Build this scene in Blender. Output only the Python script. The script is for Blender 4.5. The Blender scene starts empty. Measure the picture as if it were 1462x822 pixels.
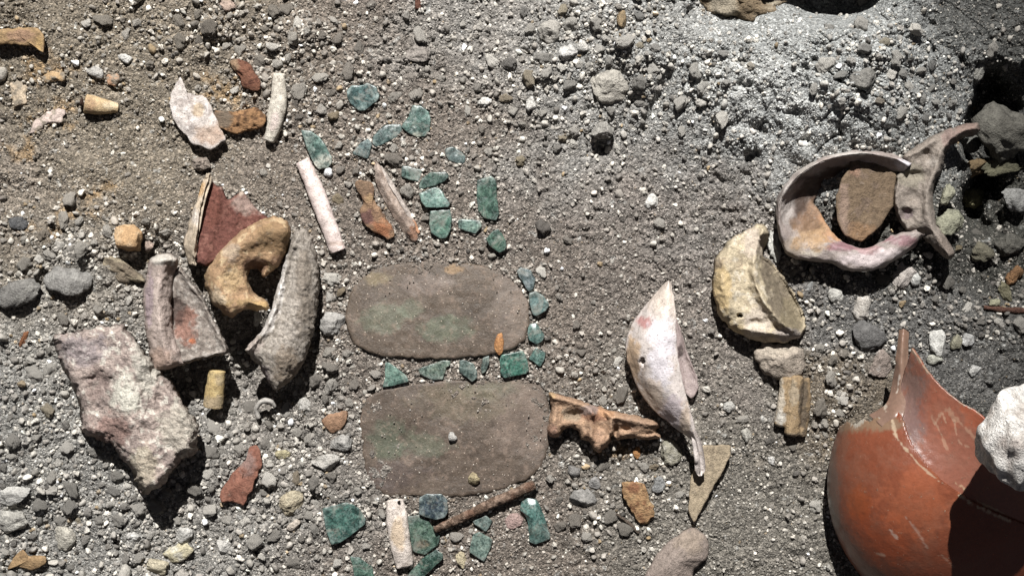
import bpy, bmesh, math, random
import numpy as np
from mathutils import Vector

random.seed(7); rng = np.random.default_rng(7)
scene = bpy.context.scene
COL = scene.collection

# ------------------------------------------------------------------ scale
S = 0.0006                 # metres for one unit of the survey grid (x right, y down, h up)
CX, CY = 731.0, 411.0
FOV = math.radians(54.0)
D = CX / math.tan(FOV / 2) # camera height in units

# ------------------------------------------------------------------ camera
cam_d = bpy.data.cameras.new('camera'); cam = bpy.data.objects.new('camera', cam_d); COL.objects.link(cam)
cam_d.sensor_width = 36.0; cam_d.angle = FOV; cam_d.clip_start = 0.01; cam_d.clip_end = 60
cam.location = (0, 0, D * S); cam.rotation_euler = (0, 0, 0)
scene.camera = cam

# ------------------------------------------------------------------ world + lamp
w = bpy.data.worlds.new('World'); scene.world = w; w.use_nodes = True
bg = w.node_tree.nodes['Background']; bg.inputs[0].default_value = (0.86, 0.86, 1.0, 1); bg.inputs[1].default_value = 0.075
ld = bpy.data.lights.new('work_lamp', 'SPOT'); lamp = bpy.data.objects.new('work_lamp', ld); COL.objects.link(lamp)
LP = (560.0, -3150.0, 4070.0)
AIM = (670.0, 360.0, 0.0)
lamp.location = ((LP[0]-CX)*S, (CY-LP[1])*S, LP[2]*S)
dirv = Vector(((AIM[0]-LP[0])*S, -(AIM[1]-LP[1])*S, (AIM[2]-LP[2])*S))
lamp.rotation_euler = dirv.to_track_quat('-Z', 'Y').to_euler()
ld.energy = 1240.0; ld.color = (1.0, 0.985, 0.965); ld.shadow_soft_size = 0.016
ld.spot_size = math.radians(22.5); ld.spot_blend = 0.75
scene.view_settings.view_transform = 'Standard'; scene.view_settings.look = 'None'
scene.view_settings.exposure = 0.0; scene.view_settings.gamma = 1.0
scene.view_settings.use_curve_mapping = False
scene.render.resolution_x = 1024; scene.render.resolution_y = 575

# ------------------------------------------------------------------ numeric helpers
def lin(c):
    c = c.lstrip('#'); v = np.array([int(c[i:i+2], 16) / 255 for i in (0, 2, 4)])
    return np.where(v <= 0.04045, v / 12.92, ((v + 0.055) / 1.055) ** 2.4)

def h3(ix, iy, iz, seed):
    h = (ix.astype(np.int64) * 374761393 + iy.astype(np.int64) * 668265263 + iz.astype(np.int64) * 2147483647 + seed * 974711) & 0xffffffff
    h = ((h ^ (h >> 13)) * 1274126177) & 0xffffffff
    h = (h ^ (h >> 16)) & 0xffffffff
    h = (h * 2246822519) & 0xffffffff
    return ((h ^ (h >> 15)) & 0xffffff) / float(0xffffff)

def vn3(p, scale, seed=0):
    q = p / scale; i = np.floor(q).astype(np.int64); f = q - i; f = f * f * (3 - 2 * f)
    r = 0
    for dx in (0, 1):
        wx = f[:, 0] if dx else 1 - f[:, 0]
        for dy in (0, 1):
            wy = f[:, 1] if dy else 1 - f[:, 1]
            for dz in (0, 1):
                wz = f[:, 2] if dz else 1 - f[:, 2]
                r = r + wx * wy * wz * h3(i[:, 0] + dx, i[:, 1] + dy, i[:, 2] + dz, seed)
    return r * 2 - 1

def vn2(x, y, scale, seed=0):
    qx, qy = x / scale, y / scale
    ix, iy = np.floor(qx).astype(np.int64), np.floor(qy).astype(np.int64)
    fx, fy = qx - ix, qy - iy; fx = fx*fx*(3-2*fx); fy = fy*fy*(3-2*fy)
    z = np.zeros_like(ix)
    a = h3(ix, iy, z, seed); b = h3(ix+1, iy, z, seed); c = h3(ix, iy+1, z, seed); d = h3(ix+1, iy+1, z, seed)
    return (a*(1-fx)*(1-fy) + b*fx*(1-fy) + c*(1-fx)*fy + d*fx*fy) * 2 - 1

def worley2(x, y, scale, seed=0):
    qx, qy = x / scale, y / scale
    ix, iy = np.floor(qx).astype(np.int64), np.floor(qy).astype(np.int64)
    best = np.full(x.shape, 9.0); cid = np.zeros(x.shape)
    z = np.zeros_like(ix)
    for dx in (-1, 0, 1):
        for dy in (-1, 0, 1):
            jx = ix + dx + h3(ix+dx, iy+dy, z, seed); jy = iy + dy + h3(ix+dx, iy+dy, z+1, seed)
            d2 = (qx-jx)**2 + (qy-jy)**2; m = d2 < best
            best = np.where(m, d2, best); cid = np.where(m, h3(ix+dx, iy+dy, z+2, seed), cid)
    return np.sqrt(best), cid

def sst(a, b, x):
    t = np.clip((x - a) / (b - a), 0, 1); return t * t * (3 - 2 * t)

def gss(x, y, cx, cy, rx, ry):
    return np.exp(-(((x-cx)/rx)**2 + ((y-cy)/ry)**2))

def P(V):
    """survey units (x, y, h), as sighted from the survey point above the trench, to metres"""
    V = np.asarray(V, float); k = (D - V[:, 2]) / D
    return np.stack([(V[:, 0]-CX)*k*S, (CY-V[:, 1])*k*S, V[:, 2]*S], 1)

def coarse(x, y):      # how much gravel lies where
    d = 0.05 + 1.0*gss(x, y, 130, 730, 230, 130) + 0.8*gss(x, y, 410, 650, 110, 130) + 0.6*gss(x, y, 70, 400, 140, 110) + 0.75*gss(x, y, 420, 70, 90, 80) + 0.35*gss(x, y, 300, 40, 160, 60)
    d += 1.0*gss(x, y, 790, 70, 120, 80) + 0.75*gss(x, y, 880, 150, 80, 80) + 0.6*gss(x, y, 1280, 450, 150, 80) + 0.45*gss(x, y, 1130, 390, 70, 50) + 0.45*gss(x, y, 870, 570, 80, 60) + 0.35*gss(x, y, 860, 720, 70, 60)
    d += 0.3*gss(x, y, 1000, 130, 60, 60) + 0.35*gss(x, y, 1280, 110, 80, 70) + 0.5*gss(x, y, 480, 480, 40, 120) + 0.4*gss(x, y, 1200, 560, 40, 60) + 0.3*gss(x, y, 600, 240, 120, 110)
    d -= 0.07*gss(x, y, 580, 40, 100, 60) + 0.3*gss(x, y, 230, 230, 90, 60)
    d = d*np.clip(0.75+1.1*vn2(x, y, 46, 45)+0.5*vn2(x, y, 21, 46), 0.15, 1.7)
    return np.clip(d, 0.02, 1.3)**1.4

# ------------------------------------------------------------------ ground relief
def relief(x, y, fine=True):
    h = 7*vn2(x, y, 170, 1) + 4*vn2(x, y, 70, 2)
    flat = np.clip(1.25*gss(x, y, 640, 470, 270, 300), 0, 1)
    h = h * (1 - 0.85*flat)
    # bank rising to the upper right, falling into a hollow on the far right
    bank = sst(830, 1260, x + 0.25*(200-y)) * sst(400, 40, y)
    bank = bank*(1-0.75*sst(1210, 1400, x))
    h = h + 85*bank + 22*gss(x, y, 870, 70, 110, 110)
    edge = 1392 + 10*vn2(y, y*0+5, 50, 9) + 12*vn2(x, y, 22, 29) - 0.10*(y-150)
    hol = sst(edge-14, edge+4, x)*(1-0.75*sst(edge+22, edge+60, x))*sst(85, 120, y)*sst(350, 300, y)
    h = h - 105*hol - 26*sst(1330, 1400, x)*sst(470, 380, y)*sst(60, 130, y)
    # holes under the top ledge
    h = h - 130*np.clip(2.2*gss(x, y, 1190, -12, 56, 34), 0, 1) - 70*gss(x, y, 1050, 5, 60, 34)
    # pit below the group of thick curved fragments
    h = h - 46*np.clip(1.3*gss(x, y, 372, 520, 62, 85), 0, 1) - 30*gss(x, y, 245, 560, 60, 60) - 24*gss(x, y, 215, 370, 40, 24)
    # left part a little higher and lumpier
    h = h + 16*sst(330, 60, x)*(1-sst(620, 760, y)) + 5*vn2(x, y, 34, 3)*sst(480, 300, x)
    # loose heap along the top, and lower right
    h = h + 6*np.abs(vn2(x, y, 42, 4))*sst(260, 80, y)*sst(600, 800, x)
    # soil scarp in the upper middle
    h = h - 12*gss(x, y, 862, 215, 14, 10) - 14*gss(x + 0.45*(y-140), y, 940, 140, 9, 70)
    h = h - 10*gss(x + 0.5*(y-140), y, 905, 150, 6, 50)
    # hollows that hold the wares
    h = h - 8*gss(x, y, 900, 650, 60, 30) - 4*gss(x, y, 1200, 280, 70, 55)
    if fine:
        bk = sst(880, 1060, x+0.3*(150-y))*sst(420, 260, y)
        rough = np.clip(coarse(x, y)+0.55*bk*np.clip(0.6+vn2(x, y, 70, 38), 0, 1), 0, 1.3)
        def crumbs(size, seed, amt, keep):
            wx, wy = x + 0.35*size*vn2(x, y, size*0.9, seed+40), y + 0.35*size*vn2(x, y, size*0.9, seed+41)
            f, c = worley2(wx, wy, size, seed)
            return size*amt*np.sqrt(np.clip(1-(f/0.62)**2, 0, 1))*np.clip((c-(1-keep))/max(keep, 1e-3)+0.25, 0, 1)*(c > 1-keep)
        patch = np.clip(0.8+0.9*vn2(x, y, 55, 8), 0.2, 1.3)*(0.7+0.6*rough)
        big = crumbs(26, 11, 0.30, 0.30)*np.clip(rough*1.5, 0, 1)
        mid = crumbs(13, 12, 0.42, 0.55)*np.clip(patch, 0, 1)
        sml = crumbs(6.5, 13, 0.45, 0.7)*np.clip(patch+0.25, 0, 1)
        lump = crumbs(44, 14, 0.24, 0.35)*np.clip(rough*1.4-0.2, 0, 1)
        h = h + lump + np.maximum(np.maximum(big, mid), sml) + (0.5+rough)*2.2*vn2(x, y, 24, 5) + 0.9*vn2(x, y, 4.5, 6) + 0.5*vn2(x, y, 2.4, 7)
        layer = sst(900, 1200, x)*sst(360, 200, y)
        cr = np.abs(vn2((x+0.7*y)+14*vn2(x, y, 40, 16), (y-0.7*x)*2.2+14*vn2(x, y, 40, 17), 75, 15))
        h = h - layer*9*np.clip(1-cr/0.05, 0, 1)*sst(0.0, 0.5, vn2(x, y, 110, 18)+0.3) + layer*5*vn2((x+0.8*y), (y-0.8*x)*2.5, 60, 19) + layer*5*vn2(x, y, 38, 20)
        fp, cp = worley2(x+8*vn2(x, y, 12, 36), y+8*vn2(x, y, 12, 37), 34, 35)
        h = h - 13*np.exp(-(fp/0.2)**2)*(cp > 0.72)*np.clip(0.25+1.3*rough, 0, 1)
    return h

def axis(a0, a, b, b1, step, n):
    t = np.linspace(0, 1, n)**1.6
    return np.concatenate([(a - (a-a0)*t)[1:][::-1], np.arange(a, b, step), b + (b1-b)*t])
XS = axis(-1400, -70, 1532, 2900, 1.6, 60)
YS = axis(-1300, -70, 892, 2100, 1.6, 60)
GX, GY = np.meshgrid(XS, YS)
GH = relief(GX.ravel(), GY.ravel()).reshape(GX.shape)

def ground(x, y):
    x = np.atleast_1d(np.asarray(x, float)); y = np.atleast_1d(np.asarray(y, float))
    i = np.clip(np.searchsorted(XS, x)-1, 0, len(XS)-2); j = np.clip(np.searchsorted(YS, y)-1, 0, len(YS)-2)
    fx = (x-XS[i])/(XS[i+1]-XS[i]); fy = (y-YS[j])/(YS[j+1]-YS[j])
    return GH[j, i]*(1-fx)*(1-fy)+GH[j, i+1]*fx*(1-fy)+GH[j+1, i]*(1-fx)*fy+GH[j+1, i+1]*fx*fy
def g1(x, y):
    return float(relief(np.array([float(x)]), np.array([float(y)]), False)[0])

# soil colour zones (brown sand, grey pumice dust, ochre crumbs; far-right darks paint in shade)
ZONES = [(640, 420, 300, 330, '#72665a', 1.0), (1130, 110, 230, 120, '#888a87', 1.5), (830, 90, 150, 110, '#8b8983', 1.3),
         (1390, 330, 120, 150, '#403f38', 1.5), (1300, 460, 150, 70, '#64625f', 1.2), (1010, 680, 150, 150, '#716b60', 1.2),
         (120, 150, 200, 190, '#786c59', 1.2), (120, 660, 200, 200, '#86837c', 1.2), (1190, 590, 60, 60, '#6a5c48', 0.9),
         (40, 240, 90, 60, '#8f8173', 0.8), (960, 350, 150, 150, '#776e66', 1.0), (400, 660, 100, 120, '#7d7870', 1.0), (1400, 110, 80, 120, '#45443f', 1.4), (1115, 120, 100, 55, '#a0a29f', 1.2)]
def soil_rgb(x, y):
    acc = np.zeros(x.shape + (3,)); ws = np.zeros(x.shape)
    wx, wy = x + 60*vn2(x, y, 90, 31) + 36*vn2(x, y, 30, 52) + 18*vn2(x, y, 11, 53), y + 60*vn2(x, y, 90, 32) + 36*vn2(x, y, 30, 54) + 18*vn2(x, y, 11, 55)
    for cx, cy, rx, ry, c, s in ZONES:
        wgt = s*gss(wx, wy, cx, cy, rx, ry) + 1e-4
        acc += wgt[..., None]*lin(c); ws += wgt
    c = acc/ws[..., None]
    for px, py, rx, ry, st in ((1128, 148, 22, 16, .8), (1158, 150, 12, 12, .7), (1150, 196, 9, 20, .8), (1090, 110, 80, 40, .3), (1030, 120, 50, 50, .25)):     # chalk dust spilt on the bank
        k = np.clip(gss(x, y, px, py, rx, ry)*1.6+0.5*vn2(x, y, 9, 33)-0.45+0.3*vn2(x, y, 4, 34), 0, 1)*st
        c = c*(1-k[..., None])+lin('#c6c6bf')*k[..., None]
    g_ = (c@np.array([0.2126, 0.7152, 0.0722]))[..., None]; c = g_+(c-g_)*0.7
    for px, py, rx, ry in ((75, 165, 46, 22), (30, 215, 34, 20), (115, 300, 40, 22), (60, 330, 30, 14), (330, 130, 60, 30), (60, 95, 50, 30), (150, 270, 30, 20), (880, 640, 50, 24)):       # ochre stains of decayed bone
        k = np.clip(gss(x, y, px, py, rx, ry)*1.5+0.9*vn2(x, y, 14, 43)-0.7+0.5*vn2(x, y, 5, 44), 0, 1)*0.6*np.clip(4*gss(x, y, px, py, rx, ry)-0.4, 0, 1)
        c = c*(1-k[..., None])+lin('#8d7350')*k[..., None]
    return c

# ------------------------------------------------------------------ materials
def nodes(name):
    m = bpy.data.materials.new(name); m.use_nodes = True; nt = m.node_tree
    return m, nt, nt.nodes['Principled BSDF']
def N(nt, t, **kw):
    n = nt.nodes.new(t)
    for k, v in kw.items():
        if k.startswith('i_'):
            n.inputs[k[2:].replace('_', ' ')].default_value = v
        else: setattr(n, k, v)
    return n
def mixc(nt, a, b, f, mode='MIX'):
    n = nt.nodes.new('ShaderNodeMix'); n.data_type = 'RGBA'; n.blend_type = mode
    for sock, v in ((n.inputs[6], a), (n.inputs[7], b), (n.inputs[0], f)):
        if hasattr(v, 'is_output'): nt.links.new(v, sock)
        else: sock.default_value = v
    return n.outputs[2]
def ramp(nt, src, stops):
    n = nt.nodes.new('ShaderNodeValToRGB'); e = n.color_ramp.elements
    e[0].position, e[0].color = stops[0][0], (*stops[0][1], 1) if len(stops[0][1]) == 3 else stops[0][1]
    e[1].position, e[1].color = stops[-1][0], (*stops[-1][1], 1)
    for p, c in stops[1:-1]:
        k = e.new(p); k.color = (*c, 1)
    nt.links.new(src, n.inputs[0]); return n.outputs[0]
def gray(v): return (v, v, v)
def coords(nt, obj=True):
    return nt.nodes.new('ShaderNodeTexCoord').outputs['Object'] if obj else nt.nodes.new('ShaderNodeNewGeometry').outputs['Position']
def noise(nt, co, size, detail=4, rough=0.6, dist=0.0):
    """size in survey units"""
    n = N(nt, 'ShaderNodeTexNoise', i_Scale=1.0/(size*S), i_Detail=detail, i_Roughness=rough, i_Distortion=dist)
    nt.links.new(co, n.inputs['Vector']); return n.outputs['Fac']
def bump(nt, src, b, dist, strength=1.0):
    n = N(nt, 'ShaderNodeBump', i_Strength=strength, i_Distance=dist*S); nt.links.new(src, n.inputs['Height'])
    nt.links.new(n.outputs[0], b.inputs['Normal']); return n

def mat_surface(name, rough=0.75, spec=0.3, speck=0.35, bsize=4, bdist=1.2, dust=0.0, dustcol='#8a7a6c', coat=0.0, inst=False, stretch=None, crack=0.0):
    m, nt, b = nodes(name)
    at = N(nt, 'ShaderNodeAttribute', attribute_name='Col'); 
    if inst: at.attribute_type = 'INSTANCER'
    co = coords(nt, obj=not inst)
    if stretch:
        mp = N(nt, 'ShaderNodeMapping'); mp.inputs['Scale'].default_value = stretch; nt.links.new(co, mp.inputs['Vector']); co = mp.outputs[0]
    n1 = noise(nt, co, bsize*2.2, 6, 0.7); n2 = noise(nt, co, bsize*0.6, 3, 0.65)
    k = ramp(nt, n1, [(0.28, gray(1-speck)), (0.5, gray(1.0)), (0.75, gray(1+speck*0.8))])
    c = mixc(nt, at.outputs['Color'], k, 1.0, 'MULTIPLY')
    k2 = ramp(nt, n2, [(0.3, gray(1-speck*0.8)), (0.6, gray(1.0+speck*0.25))])
    c = mixc(nt, c, k2, 1.0, 'MULTIPLY')
    if crack > 0:
        wn = N(nt, 'ShaderNodeTexNoise', i_Scale=1/(14*S)); nt.links.new(co, wn.inputs['Vector']); sv = N(nt, 'ShaderNodeVectorMath', operation='SCALE'); sv.inputs['Scale'].default_value = 0.02; nt.links.new(wn.outputs['Color'], sv.inputs[0])
        av = N(nt, 'ShaderNodeVectorMath', operation='ADD'); nt.links.new(co, av.inputs[0]); nt.links.new(sv.outputs[0], av.inputs[1])
        vo = N(nt, 'ShaderNodeTexVoronoi', feature='DISTANCE_TO_EDGE', i_Scale=1/(24*S)); nt.links.new(av.outputs[0], vo.inputs['Vector'])
        line = ramp(nt, vo.outputs['Distance'], [(0.0, gray(1)), (0.022, gray(0))]); gate = ramp(nt, noise(nt, co, 30, 3), [(0.45, gray(0)), (0.6, gray(crack))])
        ck = mixc(nt, (0, 0, 0, 1), line, gate); c = mixc(nt, c, (*lin('#4c4036'), 1), ck)
        pt = ramp(nt, noise(nt, co, 2.4, 2, 0.5), [(0.26, gray(0.75)), (0.36, gray(0))]); c = mixc(nt, c, (*lin('#54483c'), 1), pt)
    if dust > 0:
        nd = noise(nt, co, 12, 7, 0.75)
        f = ramp(nt, nd, [(0.62-0.3*dust, gray(0)), (0.72-0.2*dust, gray(min(1, 0.5+dust)))])
        c = mixc(nt, c, (*lin(dustcol), 1), f)
        r = mixc(nt, (*gray(rough), 1), (*gray(0.95), 1), f); nt.links.new(r, b.inputs['Roughness'])
    else: b.inputs['Roughness'].default_value = rough
    nt.links.new(c, b.inputs['Base Color'])
    b.inputs['Specular IOR Level'].default_value = spec; b.inputs['Coat Weight'].default_value = coat; b.inputs['Coat Roughness'].default_value = 0.15
    mm = N(nt, 'ShaderNodeMath', operation='ADD'); nt.links.new(n1, mm.inputs[0]); nt.links.new(n2, mm.inputs[1])
    bump(nt, mm.outputs[0], b, bdist)
    return m

M_BONE = mat_surface('weathered_bone', 0.75, 0.25, 0.38, 3.2, 1.5, dust=0.16, dustcol='#82776b', crack=0.8)
M_SHELL = mat_surface('smooth_shell', 0.55, 0.35, 0.24, 4, 0.9, dust=0.10, dustcol='#93877c', crack=0.6)
M_GRITBONE = mat_surface('gritty_bone', 0.9, 0.15, 0.5, 2.0, 1.7)
M_STONE = mat_surface('rough_stone', 0.9, 0.2, 0.45, 4.5, 3.2)
M_SHERD = mat_surface('earthen_sherd', 0.85, 0.2, 0.4, 4, 1.6, dust=0.1, dustcol='#80746a')
M_FIBRE = mat_surface('spongy_bone', 0.85, 0.2, 0.6, 4, 2.6, stretch=(1, 3.0, 1))
M_TWIG = mat_surface('rusty_rod', 0.95, 0.1, 0.6, 3, 2.6)

def mat_jade(name):
    m, nt, b = nodes(name)
    at = N(nt, 'ShaderNodeAttribute', attribute_name='Col'); co = coords(nt, False)
    n1 = noise(nt, co, 11, 7, 0.72, 0.6); n2 = noise(nt, co, 3.2, 4, 0.7); n3 = noise(nt, co, 26, 5, 0.7, 1.0)
    k = ramp(nt, n1, [(0.38, (0.13, 0.17, 0.17)), (0.48, (0.36, 0.43, 0.44)), (0.56, (0.62, 0.66, 0.67)), (0.68, gray(1.0))])
    c = mixc(nt, at.outputs['Color'], k, 1.0, 'MULTIPLY')
    k2 = ramp(nt, n2, [(0.40, gray(0.5)), (0.5, gray(1.0)), (0.62, gray(1.3))]); c = mixc(nt, c, k2, 1.0, 'MULTIPLY')
    vo = N(nt, 'ShaderNodeTexVoronoi', feature='DISTANCE_TO_EDGE', i_Scale=1/(15*S)); 
    wob = N(nt, 'ShaderNodeVectorMath', operation='ADD'); nn = N(nt, 'ShaderNodeTexNoise', i_Scale=1/(9*S)); nt.links.new(co, nn.inputs['Vector'])
    sc = N(nt, 'ShaderNodeVectorMath', operation='SCALE'); sc.inputs['Scale'].default_value = 0.012; nt.links.new(nn.outputs['Color'], sc.inputs[0])
    nt.links.new(co, wob.inputs[0]); nt.links.new(sc.outputs[0], wob.inputs[1]); nt.links.new(wob.outputs[0], vo.inputs['Vector'])
    vein = ramp(nt, vo.outputs['Distance'], [(0.0, gray(0.3)), (0.04, gray(0.0))])
    c = mixc(nt, c, (*lin('#86958e'), 1), vein)
    f = ramp(nt, n3, [(0.52, gray(0)), (0.68, gray(0.6))])
    c = mixc(nt, c, (*lin('#78766d'), 1), f); nt.links.new(c, b.inputs['Base Color'])
    r = mixc(nt, (*gray(0.3), 1), (*gray(0.75), 1), f); nt.links.new(r, b.inputs['Roughness'])
    b.inputs['Specular IOR Level'].default_value = 0.55
    bump(nt, n2, b, 0.35); return m
M_JADE = mat_jade('mottled_greenstone')

def mat_plaque():
    m, nt, b = nodes('dusty_greenstone_plaque')
    at = N(nt, 'ShaderNodeAttribute', attribute_name='Col'); co = coords(nt, False)
    n1 = noise(nt, co, 38, 8, 0.68, 0.4); n2 = noise(nt, co, 3.0, 4, 0.7); n3 = noise(nt, co, 10, 6, 0.75)
    k = ramp(nt, n1, [(0.3, gray(0.62)), (0.5, gray(0.95)), (0.72, gray(1.35))]); c = mixc(nt, at.outputs['Color'], k, 1.0, 'MULTIPLY')
    k2 = ramp(nt, n2, [(0.32, gray(0.72)), (0.55, gray(1.0)), (0.70, gray(1.25))]); c = mixc(nt, c, k2, 1.0, 'MULTIPLY')
    f = ramp(nt, n3, [(0.52, gray(0)), (0.72, gray(0.55))]); c = mixc(nt, c, (*lin('#877568'), 1), f)
    wh = N(nt, 'ShaderNodeTexVoronoi', i_Scale=1/(7*S)); nt.links.new(co, wh.inputs['Vector'])
    fs = ramp(nt, wh.outputs['Distance'], [(0.07, gray(0.75)), (0.13, gray(0))]); c = mixc(nt, c, (*lin('#b5a797'), 1), fs)
    nt.links.new(c, b.inputs['Base Color'])
    r = mixc(nt, (*gray(0.5), 1), (*gray(0.9), 1), f); nt.links.new(r, b.inputs['Roughness'])
    b.inputs['Specular IOR Level'].default_value = 0.35
    mm = N(nt, 'ShaderNodeMath', operation='ADD'); nt.links.new(n2, mm.inputs[0]); nt.links.new(n3, mm.inputs[1]); bump(nt, mm.outputs[0], b, 0.9)
    return m
M_PLAQUE = mat_plaque()

def mat_pot():
    m, nt, b = nodes('burnished_orange_pottery')
    at = N(nt, 'ShaderNodeAttribute', attribute_name='Col'); co = coords(nt, False)
    n1 = noise(nt, co, 60, 7, 0.6); n2 = noise(nt, co, 5, 5, 0.7); n3 = noise(nt, co, 9, 6, 0.8)
    k = ramp(nt, n1, [(0.32, (0.86, 0.88, 0.92)), (0.5, gray(1.0)), (0.7, (1.1, 1.06, 1.05))]); c = mixc(nt, at.outputs['Color'], k, 1.0, 'MULTIPLY')
    k2 = ramp(nt, n2, [(0.3, gray(0.86)), (0.6, gray(1.06))]); c = mixc(nt, c, k2, 1.0, 'MULTIPLY')
    f = ramp(nt, n3, [(0.63, gray(0)), (0.67, gray(0.7))]); c = mixc(nt, c, (*lin('#a58a72'), 1), f)
    fd = ramp(nt, noise(nt, co, 45, 8, 0.72), [(0.5, gray(0)), (0.74, gray(0.38))]); c = mixc(nt, c, (*lin('#745a4b'), 1), fd)
    nt.links.new(c, b.inputs['Base Color'])
    r = mixc(nt, mixc(nt, (*gray(0.3), 1), (*gray(0.7), 1), fd), (*gray(0.9), 1), f); nt.links.new(r, b.inputs['Roughness'])
    b.inputs['Specular IOR Level'].default_value = 0.4
    mm = N(nt, 'ShaderNodeMath', operation='MULTIPLY_ADD'); mm.inputs[1].default_value = 1.0; nt.links.new(f, mm.inputs[0]); nt.links.new(n2, mm.inputs[2]); bump(nt, mm.outputs[0], b, 0.5)
    return m
M_POT = mat_pot()

def mat_soil():
    m, nt, b = nodes('sandy_soil')
    at = N(nt, 'ShaderNodeAttribute', attribute_name='Col'); co = coords(nt, False)
    n1 = noise(nt, co, 3.0, 4, 0.75); n2 = noise(nt, co, 30, 6, 0.65)
    k = ramp(nt, n1, [(0.28, gray(0.55)), (0.5, gray(0.95)), (0.72, gray(1.45))]); c = mixc(nt, at.outputs['Color'], k, 1.0, 'MULTIPLY')
    k2 = ramp(nt, n2, [(0.3, gray(0.78)), (0.7, gray(1.2))]); c = mixc(nt, c, k2, 1.0, 'MULTIPLY')
    for sz, lo, hi in ((2.6, 0.55, 1.55), (5.0, 0.75, 1.3)):
        vo = N(nt, 'ShaderNodeTexVoronoi', i_Scale=1/(sz*S)); nt.links.new(co, vo.inputs['Vector']); sp_ = N(nt, 'ShaderNodeSeparateColor'); nt.links.new(vo.outputs['Color'], sp_.inputs[0])
        kk = ramp(nt, sp_.outputs[0], [(0.0, gray(lo)), (0.7, gray(1.0)), (1.0, gray(hi))]); c = mixc(nt, c, kk, 1.0, 'MULTIPLY')
        sub = N(nt, 'ShaderNodeMath', operation='SUBTRACT'); nt.links.new(n1, sub.inputs[0]); nt.links.new(vo.outputs['Distance'], sub.inputs[1]); n1 = sub.outputs[0]
    nt.links.new(c, b.inputs['Base Color']); b.inputs['Roughness'].default_value = 0.95; b.inputs['Specular IOR Level'].default_value = 0.15
    bump(nt, n1, b, 1.8); return m
M_SOIL = mat_soil()
M_GRAIN = mat_surface('sand_grain', 0.9, 0.2, 0.35, 4, 1.0, inst=True)

def mat_pebble(name, c1, c2, dark, dusty=0.45):
    m, nt, b = nodes(name)
    oi = N(nt, 'ShaderNodeObjectInfo'); co = coords(nt)
    base = mixc(nt, mixc(nt, (*lin(c1), 1), (*lin(c2), 1), oi.outputs['Random']), oi.outputs['Color'], dusty)
    n1 = noise(nt, co, 6, 6, 0.72); n2 = noise(nt, co, 2.2, 3, 0.7)
    k = ramp(nt, n1, [(0.28, gray(dark)), (0.5, gray(1.0)), (0.72, gray(1.25))]); c = mixc(nt, base, k, 1.0, 'MULTIPLY')
    k2 = ramp(nt, n2, [(0.3, gray(0.7)), (0.6, gray(1.08))]); c = mixc(nt, c, k2, 1.0, 'MULTIPLY')
    nt.links.new(c, b.inputs['Base Color']); b.inputs['Roughness'].default_value = 0.92; b.inputs['Specular IOR Level'].default_value = 0.15
    mm = N(nt, 'ShaderNodeMath', operation='ADD'); nt.links.new(n1, mm.inputs[0]); nt.links.new(n2, mm.inputs[1]); bump(nt, mm.outputs[0], b, 2.0)
    return m
PEB = {'white': mat_pebble('white_pumice', '#bfbab1', '#dad5cb', 0.72, 0.12), 'pale': mat_pebble('pale_pumice', '#a6a198', '#beb9b0', 0.6, 0.3),
       'grey': mat_pebble('grey_pumice', '#847f77', '#948f87', 0.5), 'dark': mat_pebble('dark_scoria', '#64615d', '#78746f', 0.5),
       'tan': mat_pebble('tan_stone', '#8a7a64', '#a39577', 0.55)}

# ------------------------------------------------------------------ mesh building
def normals(V, F):
    n = np.zeros_like(V)
    q = np.array([f if len(f) == 4 else (f[0], f[1], f[2], f[2]) for f in F])
    fn = np.cross(V[q[:, 2]]-V[q[:, 0]], V[q[:, 3]]-V[q[:, 1]])
    t = q[:, 2] == q[:, 3]
    if t.any(): fn[t] = np.cross(V[q[t, 1]]-V[q[t, 0]], V[q[t, 2]]-V[q[t, 0]])
    for k in range(4): np.add.at(n, q[:, k], fn)
    l = np.linalg.norm(n, axis=1, keepdims=True); return n/np.where(l == 0, 1, l)

def empty(name, x, y, h=None):
    e = bpy.data.objects.new(name, None); COL.objects.link(e); e.empty_display_size = 0.01
    e.location = P([[x, y, g1(x, y) if h is None else h]])[0]; return e

def tag(o, label, cat, group=None, kind=None):
    if label: o['label'] = label
    if cat: o['category'] = cat
    if group: o['group'] = group
    if kind: o['kind'] = kind
    return o

def build(name, V, F, mat, col, parent=None, disp=(), smooth=True, flip=False):
    """V in survey units; disp = [(amplitude, size), ...]; col = colour function or hex"""
    V = np.asarray(V, float)
    if disp:
        n = normals(V*np.array([1, 1, 1]), F)
        if n[np.argmax(V[:, 2]), 2] < 0: n = -n
        d = 0
        for k, (a, s) in enumerate(disp): d = d + a*vn3(V, s, 50+k)
        V = V + n*d[:, None]
    C = col(V) if callable(col) else np.tile(lin(col), (len(V), 1))
    W = P(V)
    base = np.array([W[:, 0].mean(), W[:, 1].mean(), W[:, 2].min()])
    me = bpy.data.meshes.new(name); me.from_pydata((W-base).tolist(), [], [tuple(int(i) for i in f) for f in F])
    bm = bmesh.new(); bm.from_mesh(me); bmesh.ops.recalc_face_normals(bm, faces=bm.faces); bm.to_mesh(me); bm.free()
    a = me.color_attributes.new('Col', 'FLOAT_COLOR', 'POINT')
    a.data.foreach_set('color', np.concatenate([C, np.ones((len(C), 1))], 1).astype(np.float32).ravel())
    me.polygons.foreach_set('use_smooth', [smooth]*len(me.polygons))
    me.materials.append(mat)
    o = bpy.data.objects.new(name, me); COL.objects.link(o)
    if parent: o.parent = parent; o.location = base-np.array(parent.location)
    else: o.location = base
    return o

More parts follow.
